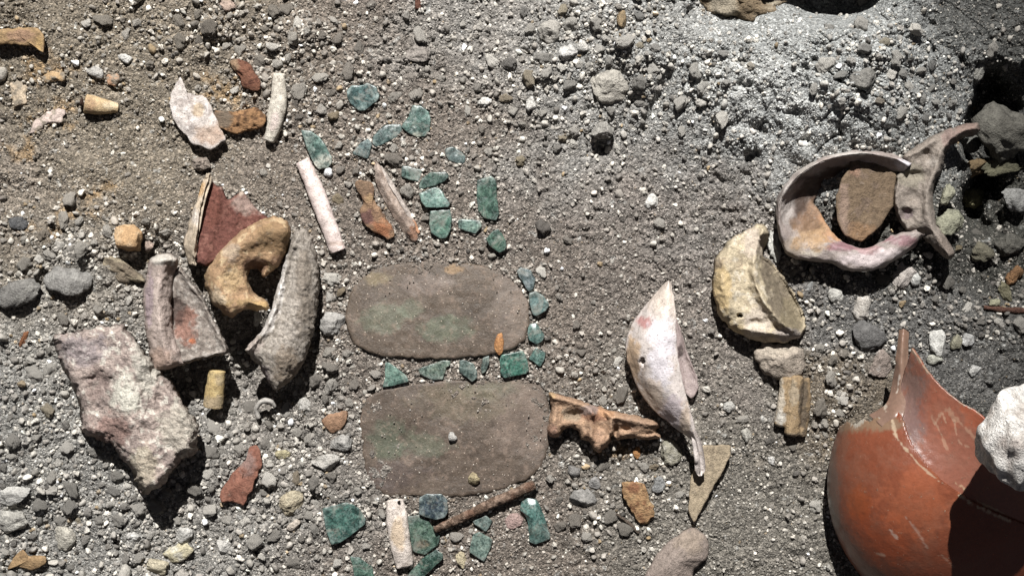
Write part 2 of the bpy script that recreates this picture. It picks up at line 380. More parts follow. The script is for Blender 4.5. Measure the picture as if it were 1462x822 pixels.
def tint(base, patches=(), mott=(), seed=0, sat=0.8):
    """albedo: base hex, patches (x, y, rx, ry, hex, strength) of stain, own colour or painted shade with ragged borders, mott (hex, size, threshold, strength)"""
    def f(V):
        C = np.tile(lin(base), (len(V), 1))
        for hx, s, th, st in mott:
            k = sst(th-0.12, th+0.12, vn3(V, s, 77+seed)+0.5*vn3(V, s*0.4, 78+seed))*st
            C = C*(1-k[:, None])+lin(hx)*k[:, None]
        for x, y, rx, ry, hx, st in patches:
            d = ((V[:, 0]-x)/rx)**2+((V[:, 1]-y)/ry)**2 + 0.6*vn3(V, 16, 80+seed)+0.45*vn3(V, 6, 81+seed)+0.35*vn3(V, 3, 82+seed)
            k = (1-sst(0.35, 1.35, d))*st
            C = C*(1-k[:, None])+lin(hx)*k[:, None]
        g_ = (C@np.array([0.2126, 0.7152, 0.0722]))[:, None]
        return g_+(C-g_)*sat
    return f

def Z(x0, y0, sc, pts): return [(x0+a/sc, y0+b/sc) for a, b in pts]

def densify(pts, step, rnd=2, closed=True):
    out = []; n = len(pts)
    for i in range(n if closed else n-1):
        a = np.array(pts[i], float); b = np.array(pts[(i+1) % n], float)
        k = max(1, int(np.linalg.norm(b-a)/step))
        for j in range(k): out.append(a+(b-a)*j/k)
    o = np.array(out)
    for _ in range(rnd):
        o = 0.5*o+0.25*(np.roll(o, 1, 0)+np.roll(o, -1, 0))
    return o

MASK = []     # outlines kept free of loose pebbles
def slab(name, pts, thick, mat, col, rel=0.0, bevel=2.5, dome=0.0, tilt=(0, 0), jit=0.6, disp=((0.5, 6),), rnd=3, step=2.2, centre=None, parent=None, flare=0.0, mask=True, absh=None, nring=7, dish=0.0):
    O = densify(pts, step, rnd); n = len(O)
    c = np.array(centre) if centre is not None else O.mean(0)
    O = O + jit*np.stack([vn2(O[:, 0], O[:, 1], 7, 41), vn2(O[:, 0], O[:, 1], 7, 42)], 1)
    if mask: MASK.append(O.copy())
    g = g1(*c) if absh is None else absh
    R = np.linalg.norm(O-c, axis=1).mean()
    rings = []
    b = min(bevel, R*0.35)
    prof = [(flare, 0.0)] + [(0.0, 0.35*thick), (0.0, max(thick-b, 0.5*thick))] + [(b*(1-math.cos(a)), thick-b+b*math.sin(a)) for a in (0.5, 1.0, 1.57)]
    def inset(d):
        k = 1-d/np.maximum(np.linalg.norm(O-c, axis=1), 1e-3)
        return c+(O-c)*np.clip(k, 0.02, 1.5)[:, None]
    for d, h in prof: rings.append((inset(d), np.full(n, h), 0.0))
    last = inset(b)
    nring = max(nring, int(R/2.3))
    for k in range(1, nring):
        t = 1-k/nring; rings.append((c+(last-c)*t, np.full(n, thick), 1-t*t))
    V = []; top = []
    for q, h, dm in rings:
        hh = h + g + rel + (dome-dish)*dm + np.clip(h/max(thick, 1e-6), 0, 1)*0 + tilt[0]*(q[:, 0]-c[0]) + tilt[1]*(q[:, 1]-c[1])
        V.append(np.stack([q[:, 0], q[:, 1], hh], 1))
    V = np.concatenate(V); m = len(rings); F = []
    for r in range(m-1):
        for i in range(n):
            j = (i+1) % n; F.append((r*n+i, r*n+j, (r+1)*n+j, (r+1)*n+i))
    V = np.vstack([V, [[c[0], c[1], g+rel+thick+dome-dish]], [[c[0], c[1], g+rel]]]); ct, cb = len(V)-2, len(V)-1
    for i in range(n):
        j = (i+1) % n; F.append(((m-1)*n+i, (m-1)*n+j, ct)); F.append((j, i, cb))
    return build(name, V, F, mat, col, parent, disp)

def crom(pts, n):
    """resample an open polyline of any dimension through its points"""
    p = np.array(pts, float)
    p = np.vstack([2*p[0]-p[1], p, 2*p[-1]-p[-2]]); m = len(p)-3
    t = np.linspace(0, m, n); i = np.minimum(t.astype(int), m-1); f = (t-i)[:, None]
    a, b, c, d = p[i], p[i+1], p[i+2], p[i+3]
    return 0.5*((2*b)+(c-a)*f+(2*a-5*b+4*c-d)*f*f+(3*b-a-3*c+d)*f**3)

def loft(name, lines, mat, col, thick=8, nu=70, nv=40, rel=0.0, disp=((0.8, 9), (0.5, 4)), parent=None, holes=(), ragged=1.5, absh=None, mask=True, zscale=1.0):
    """lines: polylines of (x, y, h) side by side; a skin is drawn through them and given thickness"""
    A = np.array([crom(l, nu) for l in lines])                       # k, nu, 3
    G = np.array([crom(A[:, i], nv) for i in range(nu)])             # nu, nv, 3
    c = G.reshape(-1, 3).mean(0); g = g1(c[0], c[1]) if absh is None else absh
    G[:, :, 2] = G[:, :, 2]*zscale+g+rel
    V = G.reshape(-1, 3).copy()
    r = ragged*np.stack([vn3(V, 8, 61), vn3(V, 8, 62), 0.5*vn3(V, 8, 63)], 1)
    iu, iv = np.meshgrid(np.arange(nu), np.arange(nv), indexing='ij')
    e = np.minimum(np.minimum(iu, nu-1-iu), np.minimum(iv, nv-1-iv)).ravel()
    V += r*np.clip(1-e/4, 0, 1)[:, None]
    F = []
    for i in range(nu-1):
        for j in range(nv-1):
            q = (i*nv+j, (i+1)*nv+j, (i+1)*nv+j+1, i*nv+j+1); m = V[list(q)].mean(0)
            if any(((m[0]-hx)/hr)**2+((m[1]-hy)/hq)**2 < 1 for hx, hy, hr, hq in holes): continue
            F.append(q)
    n = normals(V, F); 
    if np.median(n[:, 2]) < 0: F = [f[::-1] for f in F]; n = -n
    d = 0
    for k, (a, s) in enumerate(disp): d = d + a*vn3(V, s, 50+k)
    top = V + n*np.reshape(d, (-1, 1)); th = thick*np.clip(0.35+0.65*e/4, 0, 1)
    # underside goes straight away from the skin
    bot = V - n*th[:, None]
    L = len(V); F2 = [tuple(i+L for i in f[::-1]) for f in F]
    ed = {}
    for f in F:
        for a, b in zip(f, f[1:]+f[:1]): ed[(a, b)] = 1
    W = [(b, a, a+L, b+L) for (a, b) in ed if (b, a) not in ed]
    if mask:
        B = np.vstack([G[:, 0, :2], G[-1, :, :2], G[::-1, -1, :2], G[0, ::-1, :2]]); MASK.append(B)
    used = sorted({i for f in F for i in f}); mp = {}
    keep = used + [i+L for i in used]; mp = {k: i for i, k in enumerate(keep)}
    AV = np.vstack([top, bot])[keep]; AF = [tuple(mp[i] for i in f) for f in F+F2+W]
    return build(name, AV, AF, mat, col, parent)

def tube(path, rad, ns=22, nl=40, flat=1.0, capr=0.5, twist=0.0):
    """path (x, y, h), rad per path point (half-width); returns V, F"""
    p = crom(path, nl); r = crom([(q,) if np.isscalar(q) else q for q in rad], nl)
    if r.shape[1] == 1: r = np.hstack([r, r*flat])
    t = np.gradient(p, axis=0); t /= np.linalg.norm(t, axis=1, keepdims=True)
    up = np.array([0, 0, 1.0]); s = np.cross(t, up); s /= np.linalg.norm(s, axis=1, keepdims=True)+1e-9; u = np.cross(s, t)
    V = []; a = np.linspace(0, 2*math.pi, ns, endpoint=False)
    rows = [(0, capr*0.0+0.30), (0, 0.75)] + [(i, 1.0) for i in range(nl)] + [(nl-1, 0.75), (nl-1, 0.30)]
    off = [-capr*1.0, -capr*0.7] + [0]*nl + [capr*0.7, capr*1.0]
    for (i, k), o in zip(rows, off):
        cc = p[i]+t[i]*o*r[i, 0]
        V.append(cc + s[i]*(np.cos(a)*r[i, 0]*k)[:, None] + u[i]*(np.sin(a)*r[i, 1]*k)[:, None])
    m = len(rows); V = np.concatenate(V); F = []
    for i in range(m-1):
        for j in range(ns):
            q = (j+1) % ns; F.append((i*ns+j, i*ns+q, (i+1)*ns+q, (i+1)*ns+j))
    V = np.vstack([V, [p[0]-t[0]*capr*1.05*r[0, 0]], [p[-1]+t[-1]*capr*1.05*r[-1, 0]]]); c0, c1 = len(V)-2, len(V)-1
    for j in range(ns):
        q = (j+1) % ns; F.append((q, j, c0)); F.append(((m-1)*ns+j, (m-1)*ns+q, c1))
    return V, F

def sweep(name, path, rad, mat, col, rel=0.0, absh=None, flat=1.0, capr=0.25, disp=((0.6, 7), (0.4, 3)), parent=None, ns=26, nl=60, mask=True):
    V, F = tube(path, rad, ns, nl, flat, capr)
    g = g1(*np.mean([q[:2] for q in path], 0)) if absh is None else absh
    V[:, 2] += g+rel
    if mask:
        p = crom([q[:2] for q in path], 16); r = crom([(q,) if np.isscalar(q) else (q[0],) for q in rad], 16)
        t = np.gradient(p, axis=0); t /= np.linalg.norm(t, axis=1, keepdims=True); nn = np.stack([-t[:, 1], t[:, 0]], 1)
        MASK.append(np.vstack([p+nn*r, (p-nn*r)[::-1]]))
    return build(name, V, F, mat, col, parent, disp)

def ball(c, r, sub=3):
    bm = bmesh.new(); bmesh.ops.create_icosphere(bm, subdivisions=sub, radius=1)
    V = np.array([v.co for v in bm.verts])*np.array(r)+np.array(c); F = [tuple(v.index for v in f.verts) for f in bm.faces]; bm.free()
    return V, F

def fuse(name, pieces, voxel, mat, col, rel=0.0, absh=None, disp=((0.7, 6), (0.5, 3)), parent=None, centre=None):
    """grow several limbs into one continuous body"""
    V = []; F = []; n = 0
    for v, f in pieces:
        V.append(v); F += [tuple(int(i)+n for i in q) for q in f]; n += len(v)
    V = np.vstack(V); me = bpy.data.meshes.new('t'); me.from_pydata(V.tolist(), [], F)
    bm = bmesh.new(); bm.from_mesh(me); bmesh.ops.recalc_face_normals(bm, faces=bm.faces); bm.to_mesh(me); bm.free()
    o = bpy.data.objects.new('t', me); COL.objects.link(o)
    md = o.modifiers.new('r', 'REMESH'); md.mode = 'VOXEL'; md.voxel_size = voxel
    sm = o.modifiers.new('s', 'SMOOTH'); sm.factor = 0.5; sm.iterations = 3
    dg = bpy.context.evaluated_depsgraph_get(); ev = o.evaluated_get(dg); r = ev.to_mesh()
    VV = np.empty(len(r.vertices)*3); r.vertices.foreach_get('co', VV); VV = VV.reshape(-1, 3)
    FF = [tuple(p.vertices) for p in r.polygons]; ev.to_mesh_clear()
    bpy.data.objects.remove(o); bpy.data.meshes.remove(me)
    c = VV.mean(0) if centre is None else centre
    VV[:, 2] += (g1(c[0], c[1]) if absh is None else absh)+rel
    k = np.linspace(0, 2*math.pi, 40); MASK.append(np.stack([VV[:, 0].mean()+VV[:, 0].std()*1.5*np.cos(k), VV[:, 1].mean()+VV[:, 1].std()*1.5*np.sin(k)], 1))
    return build(name, VV, FF, mat, col, parent, disp)

def inside(X, Y, O):
    r = np.zeros(X.shape, bool)
    for (ax, ay), (bx, by) in zip(O, np.roll(O, -1, 0)):
        if ay != by: r ^= ((ay > Y) != (by > Y)) & (X < (bx-ax)*(Y-ay)/(by-ay)+ax)
    return r
def seg_near(X, Y, O, closed=True):
    best = np.full(X.shape, 1e18); NX = np.zeros(X.shape); NY = np.zeros(X.shape); m = len(O)
    for i in range(m if closed else m-1):
        ax, ay = O[i]; bx, by = O[(i+1) % m]; L = (bx-ax)**2+(by-ay)**2+1e-9
        t = np.clip(((X-ax)*(bx-ax)+(Y-ay)*(by-ay))/L, 0, 1); qx, qy = ax+t*(bx-ax), ay+t*(by-ay); d = (X-qx)**2+(Y-qy)**2
        w_ = d < best; best = np.where(w_, d, best); NX = np.where(w_, qx, NX); NY = np.where(w_, qy, NY)
    return np.sqrt(best), NX, NY
def carved(name, pts, height, mat, col, base=0.0, edge=8.0, ridges=(), pits=(), tilt=(0, 0), cell=1.4, inset=3.0, rnd=2, jit=0.8, disp=((0.6, 6),), parent=None, mask=True):
    """a body of the given outline whose upper side is carved: ridges (points, width, height), pits (x, y, rx, ry, depth)"""
    O = densify(pts, 2.5, rnd); O = O+jit*np.stack([vn2(O[:, 0], O[:, 1], 6, 41), vn2(O[:, 0], O[:, 1], 6, 42)], 1)
    if mask: MASK.append(O.copy())
    c = O.mean(0); lo, hi = O.min(0)-cell, O.max(0)+cell
    xs, ys = np.arange(lo[0], hi[0]+cell, cell), np.arange(lo[1], hi[1]+cell, cell); X, Y = np.meshgrid(xs, ys); I = inside(X, Y, O)
    d, NX, NY = seg_near(X, Y, O)
    cellok = I[:-1, :-1] & I[1:, :-1] & I[:-1, 1:] & I[1:, 1:]
    W = X.shape[1]; idx = np.arange(X.size).reshape(X.shape)
    F = np.stack([idx[:-1, :-1][cellok], idx[1:, :-1][cellok], idx[1:, 1:][cellok], idx[:-1, 1:][cellok]], 1)
    ed = {}
    for f in F.tolist():
        for a, b in zip(f, f[1:]+f[:1]): ed[(a, b)] = 1
    rim = [(a, b) for (a, b) in ed if (b, a) not in ed]
    x, y, dd = X.ravel().copy(), Y.ravel().copy(), d.ravel().copy()
    for a in {v for e in rim for v in e}:
        if dd[a] < 2.2*cell: x[a], y[a], dd[a] = NX.ravel()[a], NY.ravel()[a], 0.0
    t = np.clip(dd/edge, 0, 1); h = height*(0.25+0.75*np.sqrt(1-(1-t)**2))
    for p, wd, hh in ridges: h = h+hh*np.exp(-(seg_near(x, y, np.array(p), False)[0]/wd)**2)*np.clip(dd/4, 0.15, 1)
    for px, py, rx, ry, dp in pits: h = h-dp*np.exp(-(((x-px)/rx)**2+((y-py)/ry)**2)**1.5)
    h = np.maximum(h, 2.0)+base+tilt[0]*(x-c[0])+tilt[1]*(y-c[1])
    R = np.abs(O-c).mean(); sc_ = max(0.3, 1-inset/R)
    low = base+tilt[0]*(x-c[0])+tilt[1]*(y-c[1])
    L = X.size; V = np.vstack([np.stack([x, y, h], 1), np.stack([c[0]+(x-c[0])*sc_, c[1]+(y-c[1])*sc_, low], 1)])
    AF = F.tolist()+[[v+L for v in f[::-1]] for f in F.tolist()]+[[b, a, a+L, b+L] for a, b in rim]
    us = sorted({v for f in AF for v in f}); mp = {a: b for b, a in enumerate(us)}
    return build(name, V[us], [tuple(mp[v] for v in f) for f in AF], mat, col, parent, disp)

def rock_mesh(sub, seed, chops=7, rough=0.16):
    r = np.random.default_rng(seed); V, F = ball((0, 0, 0), (1, 1, 1), sub)
    for _ in range(chops):
        n = r.normal(size=3); n /= np.linalg.norm(n); d = r.uniform(0.42, 0.82)
        k = V@n-d; V = V-np.outer(np.clip(k, 0, None)*0.85, n)
    l = V/np.linalg.norm(V, axis=1, keepdims=True)
    V = V+l*(rough*vn3(V+seed*3.1, 0.7, 5)+rough*0.6*vn3(V+seed*3.1, 0.33, 6)+rough*0.3*vn3(V+seed, 0.16, 7))[:, None]
    V = V+l*(rough*0.9*np.abs(vn3(V+seed*1.7, 0.36, 8))+rough*0.45*np.abs(vn3(V+seed*1.3, 0.18, 9)))[:, None]
    V /= np.abs(V).max(0); return V, F

def rock(name, x, y, rx, ry, rz, rot, mat, col, seed, sink=0.35, parent=None, sub=4, rel=0.0, chops=7, rough=0.16, disp=((0.8, 5), (0.5, 2.5)), absh=None, mask=True):
    V, F = rock_mesh(sub, seed, chops, rough); V = V*np.array([rx, ry, rz]); a = math.radians(rot)
    V = np.stack([x+V[:, 0]*math.cos(a)-V[:, 1]*math.sin(a), y+V[:, 0]*math.sin(a)+V[:, 1]*math.cos(a), V[:, 2]+rz*(1-2*sink)+(g1(x, y) if absh is None else absh)+rel], 1)
    if mask:
        k = np.linspace(0, 2*math.pi, 24); MASK.append(np.stack([x+rx*np.cos(k)*math.cos(a)-ry*np.sin(k)*math.sin(a), y+rx*np.cos(k)*math.sin(a)+ry*np.sin(k)*math.cos(a)], 1))
    return build(name, V, F, mat, col, parent, disp)

# ================================================================== SETTING: soil
def make_ground():
    ny, nx = GX.shape; V = P(np.stack([GX.ravel(), GY.ravel(), GH.ravel()], 1))
    i = np.arange((ny-1)*nx).reshape(ny-1, nx)[:, :-1].ravel()
    F = np.stack([i, i+nx, i+nx+1, i+1], 1)
    me = bpy.data.meshes.new('ground'); me.vertices.add(len(V)); me.vertices.foreach_set('co', V.astype(np.float32).ravel())
    me.loops.add(F.size); me.loops.foreach_set('vertex_index', F.astype(np.int32).ravel())
    me.polygons.add(len(F)); me.polygons.foreach_set('loop_start', (np.arange(len(F))*4).astype(np.int32)); me.polygons.foreach_set('loop_total', np.full(len(F), 4, np.int32))
    me.update(calc_edges=True)
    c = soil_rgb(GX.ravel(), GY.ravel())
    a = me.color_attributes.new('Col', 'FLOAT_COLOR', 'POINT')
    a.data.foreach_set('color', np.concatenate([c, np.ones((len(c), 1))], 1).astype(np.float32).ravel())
    me.polygons.foreach_set('use_smooth', [True]*len(F)); me.materials.append(M_SOIL)
    o = bpy.data.objects.new('ground', me); COL.objects.link(o); o['kind'] = 'structure'
make_ground()

# ================================================================== GREENSTONE PLAQUES
p1 = Z(480, 360, 4.109, [(50, 400), (65, 280), (110, 190), (200, 110), (330, 70), (500, 52), (700, 60), (900, 90), (1000, 130), (1080, 200), (1130, 290), (1138, 400), (1110, 500), (1060, 550), (960, 590), (830, 610), (640, 625), (450, 622), (280, 610), (130, 560), (80, 500)])
o = slab('stone_plaque', p1, 13, M_PLAQUE, tint('#53473b', [(545, 455, 34, 24, '#59624f', 0.45), (640, 468, 40, 20, '#5e6954', 0.5), (590, 440, 22, 12, '#5a634f', 0.4), (540, 398, 20, 10, '#6f6144', 0.7), (648, 384, 16, 7, '#80633c', 0.7), (610, 405, 40, 16, '#6f6259', 0.6), (732, 440, 30, 60, '#6c5f54', 0.7)], seed=1, sat=0.85), rel=-7.5, bevel=3, dome=2, tilt=(0, 0.04), jit=1.6, disp=((2.0, 45), (0.6, 8)), step=3, rnd=5)
tag(o, 'rounded oblong greenstone plaque, brown with soil, framed by chips along its right end', 'plaque', 'large greenstone plaques')
p2 = Z(500, 530, 2.815, [(42, 200), (50, 120), (110, 80), (230, 52), (420, 35), (640, 28), (760, 38), (797, 100), (803, 200), (800, 300), (770, 380), (700, 440), (560, 485), (420, 500), (260, 502), (140, 497), (90, 462), (55, 380)])
o = slab('stone_plaque', p2, 11, M_PLAQUE, tint('#52463b', [(556, 622, 32, 32, '#4f5946', 0.6), (610, 635, 40, 16, '#545d4a', 0.45), (700, 555, 60, 16, '#666350', 0.6), (560, 680, 50, 22, '#51453f', 0.8), (745, 600, 40, 60, '#67594e', 0.9), (660, 575, 70, 26, '#655b48', 0.5)], seed=2, sat=0.85), rel=-6.5, bevel=3, dome=1.5, tilt=(0, 0.02), jit=1.6, disp=((2.0, 45), (0.6, 8)), step=3, rnd=6)
tag(o, 'soil-covered greenstone plaque with one grey pebble on it, touched by the orange bone', 'plaque', 'large greenstone plaques')

# ================================================================== GREENSTONE CHIPS
G_DK, G_MD, G_LT, G_GY = '#3f6357', '#557a69', '#76927f', '#6f7a77'
CH = [
 ([(495,129),(502,122),(513,122.5),(526,119),(537,124),(542,137),(539,144),(521,158.5),(513,159),(500,148),(495.5,139)], 9, '#3d5f5c', dict(ring='#84938c'), 'dark green rounded tessera with pale rim, alone above the curved line of chips'),
 ([(430,186),(444,187.5),(456,195),(467,211),(474,224.5),(473.5,234),(467,240),(455,242),(449,236),(441,219),(435.5,205)], 11, '#5b7a6c', dict(pt=[(458,233,20,13,'#b3ad9b',1.0),(440,200,9,10,'#93988a',0.6)]), 'leaf-shaped greenstone tessera with cream lower half beside the pink shell bar'),
 ([(589,150.5),(601,151.5),(612.6,160),(614.5,170),(613.6,187.5),(607,195),(595,197),(585,191.5),(573,182),(576,176),(582.5,168),(586,160)], 6, '#56776a', dict(pt=[(594,192,9,5,'#a69c86',0.9)]), 'pear-shaped green tessera at the upper end of the curved line of three'),
 ([(533,195),(540.6,185.6),(552,178),(572,178),(573.7,185.6),(568,195),(552,204),(537,210),(532,205)], 6, '#4d625d', {}, 'long dark grey-green tessera in the middle of the curved line of three'),
 ([(502.7,218.7),(513,205),(525,197),(531,205),(529,217),(526,227),(517,224.5),(505.6,221.6)], 6, '#596a68', {}, 'small dull triangular tessera at the lower end of the curved line of three'),
 ([(636.6,212),(647.6,209.7),(656,215),(666,224),(663,234),(654,234),(640,229.4),(636,223)], 5, '#66736f', {}, 'dull grey-green tessera lying apart above the stacked green group'),
 ([(574,237),(582,237),(602.7,242.5),(601.6,251),(598,260),(588.5,258),(573,253.5)], 6, '#3f5d50', {}, 'small dark green oblong tessera right of the split bone sliver'),
 ([(598,266.6),(601.6,255.7),(614.7,246),(636.6,244.7),(641,252),(634,260),(619,265.5),(599,271)], 8, '#3d5a4c', dict(tilt=(0.05, -.05)), 'dark green elongated tessera topmost of the overlapping trio'),
 ([(598,276.5),(621,267),(628,269),(643,290.7),(641,296),(623.5,297),(607,296),(602.7,289.6)], 9, '#6d8f7f', dict(rel=4), 'pale green four-sided tessera in the middle of the overlapping trio'),
 ([(614,300.6),(643,299.5),(645,312.6),(644,328),(636.6,340),(628,341),(614.7,333),(612.6,321)], 9, '#4f7a64', {}, 'mottled green rounded tessera lowest of the overlapping trio'),
 ([(654,316),(658.5,313),(686,315),(687.4,323.6),(679,334),(669.5,331),(654,325.8)], 7, '#789482', {}, 'small pale green oblong tessera between two larger green ones'),
 ([(681.5,256.8),(700,251),(709,258),(710,282),(712.6,304),(709,315),(691.4,311.5),(682.6,301.7),(680,277.6)], 10, '#486a56', dict(ridge=True), 'tall rectangular green tessera with a lengthwise facet on bare sand'),
 ([(693.6,341),(702,331),(711,326),(716.6,332),(724,350),(721,357.5),(713,361),(700,352)], 9, '#4c6e58', dict(rel=3), 'green triangular tessera just above the upper plaque'),
 ([(738,386.4),(744,381),(758,386.4),(763.8,398.4),(761.6,411.6),(755,416.4),(748.4,407),(740.8,395)], 9, '#747b7c', {}, 'blue-grey wedge tessera at the top of the row beside the upper plaque'),
 ([(755,419),(763.8,415),(775.8,421.4),(784.6,435.6),(779,444.4),(766,451),(760.5,448.8),(756,433.5)], 11, '#66807b', {}, 'grey-green rounded tessera second from top beside the upper plaque'),
 ([(755,462),(766,460.8),(778,479.4),(774.7,486),(764.9,492),(755,485),(752.8,477)], 11, '#5e857a', dict(dome=3), 'shiny pale green tessera third from top beside the upper plaque'),
 ([(764.9,495.8),(779,503.5),(778,512),(771.4,524),(755,512),(759.4,503.5)], 9, '#66897b', {}, 'small green diamond-shaped tessera touching the big square green one'),
 ([(715.5,507),(745.5,500),(750.6,505.4),(755.7,529),(752,533.6),(720,539.6),(714.7,534.5),(713,512)], 11, '#3c7b65', {}, 'bright green square tessera between the two plaques'),
 ([(689,511),(698.4,507),(699,517),(694,530),(688,534),(686.5,526)], 9, '#797f74', {}, 'narrow upright grey tessera between the plaques beside the square green one'),
 ([(655.7,515),(661.7,513),(675,518),(681,529),(680.5,539.6),(674.5,545.6),(661.7,535),(655.7,530)], 9, '#727d72', {}, 'grey pointed tessera between the plaques whose tip overlies the lower plaque'),
 ([(597.5,526),(610,521.6),(632.6,514),(643.7,514.8),(643,521.6),(637,524),(632.6,542),(615.5,542),(600,534.5)], 7, '#6e7b68', {}, 'wide dull green tessera with a horned corner between the plaques'),
 ([(549,516.5),(555.6,517),(581,536),(584,544.7),(564,550),(546,553),(549.7,536)], 8, '#74937f', {}, 'pale green triangular tessera at the left end of the row between the plaques'),
 ([(460,725.8),(474.5,721.5),(497,716),(514,725.8),(522,740.5),(521,747),(505.6,761),(486.6,774),(473,777.6),(466,759.5)], 10, '#3f6e60', {}, 'large deep green five-sided tessera lying left of the lower shell bar'),
 ([(599,709),(609,704),(630,705),(638,713),(639.5,730),(635,738.7),(623,742),(609,738.7),(598,733.5)], 11, '#3f4b57', dict(ring='#7b827f', rel=3), 'blue-black rounded square tessera at the edge of the lower plaque'),
 ([(581.6,737),(599,733.5),(612.7,744),(629,764.6),(625,778.4),(606,792),(590,787),(585,766)], 7, '#56705a', dict(pt=[(603,776,10,7,'#8d7055',0.8)]), 'brown-stained green tessera under the left end of the rusty rod'),
 ([(578,825),(590,811),(606,794),(623,783.6),(632.6,790.5),(632,797.5),(613,816.4),(600,828)], 12, '#486b58', dict(dome=2), 'slanting glossy green tessera at the foot of the lower shell bar'),
 ([(499.6,793),(512.5,795),(531.5,808),(535,823),(519.5,832),(505.6,828.5),(504,811)], 8, '#557561', {}, 'half-buried green tessera below the large five-sided one'),
 ([(674,744),(694,735),(703.5,743),(700.7,749.5),(694,758.7),(679.5,749.5)], 7, '#808a80', {}, 'small grey diamond tessera directly below the rusty rod'),
 ([(675.8,762.4),(685,758.7),(703.5,769.8),(700.7,782.8),(691.5,802),(670,788),(672,773.5)], 8, '#77897a', {}, 'pale grey-green lozenge tessera below the small grey diamond'),
 ([(744,716),(753.4,709.7),(766,711.6),(773.8,727),(785.8,762.4),(784.8,769.8),(764.5,777),(756,773.5),(754,747.6),(749.7,734.7),(742,727)], 9, '#4f7b70', dict(dome=7), 'long arched glossy green bead plate with a bright highlight'),
]
for pts, th, c, kw, lab in CH:
    patches = list(kw.get('pt', []))
    ring = kw.get('ring')
    if ring:
        q = np.array(pts).mean(0); R = np.linalg.norm(np.array(pts)-q, axis=1).mean()
        base = ring; patches = [(q[0], q[1], R*0.98, R*0.9, c, 1.0)]
    else:
        q = np.array(pts).mean(0); R_ = np.abs(np.array(pts)-q).max(0)
        base = '#%02x%02x%02x' % tuple(int(0.45*int(c[i:i+2], 16)+0.55*v) for i, v in ((1, 0x86), (3, 0x8a), (5, 0x82))); patches = [(q[0], q[1], R_[0]*0.95, R_[1]*0.95, c, 1.0)]+patches
    ex = dict(disp=((0.5, 9), (0.3, 4)))
    o = slab('greenstone_tessera', pts, th, M_JADE, tint(base, patches, [('#7d857d', 10, 0.35, 0.5)] if not ring else [], seed=len(lab), sat=0.7), rel=kw.get('rel', -1.0)+1.5, bevel=1.3, dome=kw.get('dome', 0.3), tilt=kw.get('tilt', (random.uniform(-.06, .06), random.uniform(-.08, .04))), jit=0.5, rnd=1, step=1.6, **ex)
    tag(o, lab, 'tessera', 'greenstone mosaic tesserae')
o = slab('stone_tessera', [(720,742),(727.5,733),(740.5,731),(748,740),(746,747.6),(731,757),(723,753)], 8, M_STONE, tint('#9a8078'), rel=-2, dome=2, step=1.6)
tag(o, 'dull pink stone tessera beside the arched green bead plate', 'tessera')

# ================================================================== SHELL BARS AND RODS
o = sweep('shell_bar', [(399, 106, 9), (397, 150, 10), (391, 180, 10), (384, 201, 9)], [8.5, 12, 10.5, 8.5], M_BONE, tint('#b3ab9c', [(392, 176, 8, 16, '#b5a09a', 0.6)], [('#938a7c', 10, 0.4, 0.6)]), rel=-1, flat=0.9, disp=((1.6, 20), (0.9, 7), (0.4, 3)))
tag(o, 'pale cream shell bar standing above the pink one, rounded at both ends', 'shell bar', 'cut shell bars')
o = sweep('shell_bar', [(432, 230, 9), (446, 262, 11), (463, 305, 11), (476, 340, 10), (483, 358, 9)], [10, 12, 12.5, 11.5, 11.5], M_SHELL, tint('#c6b4ac', [(480, 348, 13, 4, '#a18a7c', 0.8), (450, 246, 4, 5, '#8a7a70', 0.7)], [('#ab9890', 12, 0.4, 0.6)]), rel=0, flat=0.85, capr=0.12, disp=((1.4, 22), (0.7, 7), (0.3, 3)))
tag(o, 'pinkish white shell bar with a grooved end beside the leaf-shaped tessera', 'shell bar', 'cut shell bars')
bar = empty('shell_bar', 570, 762)
o = sweep('bar_body', [(564, 714, 9), (567, 745, 11), (572, 780, 11), (578, 808, 9)], [13, 15.5, 15, 12], M_BONE, tint('#c6b9ad', [(569, 762, 10, 24, '#b59c7a', 0.75), (580, 808, 8, 8, '#7d6e60', 0.5)], [('#a3978c', 9, 0.45, 0.5)]), rel=0, flat=0.65, capr=0.2, parent=bar, disp=((1.4, 18), (0.9, 7), (0.4, 3)))
o = rock('hole_shade', 569.5, 716.5, 2.4, 2.6, 1.2, 0, M_STONE, '#231d1a', 5, sink=0.5, absh=g1(569, 716)+16.6, parent=bar, sub=2, mask=False, disp=())  # near-black lump painted to read as the shade inside a hole
tag(bar, 'white shell bar with a yellow stain and forked end near the rusty rod', 'shell bar', 'cut shell bars')
o = sweep('rusty_rod', [(621, 756, 10), (660, 738, 9), (705, 717, 10), (762, 692, 11)], [5, 6.5, 7.2, 7], M_TWIG, tint('#614d3e', [], [('#8b7361', 5, 0.1, 0.8), ('#6b4a38', 12, 0.3, 0.5)]), rel=3, disp=((1.0, 6), (0.8, 2.5)), ns=30, nl=120)
tag(o, 'straight rough brown rod lying across the edge of the lower plaque', 'rod')
o = sweep('twig', [(880, 733, 3), (897, 746, 4), (912, 760, 3)], [2.0, 2.6, 2.2], M_TWIG, tint('#5b4f44'), rel=1, mask=False)
tag(o, 'thin grey-brown twig beside the orange spongy lump', 'twig')

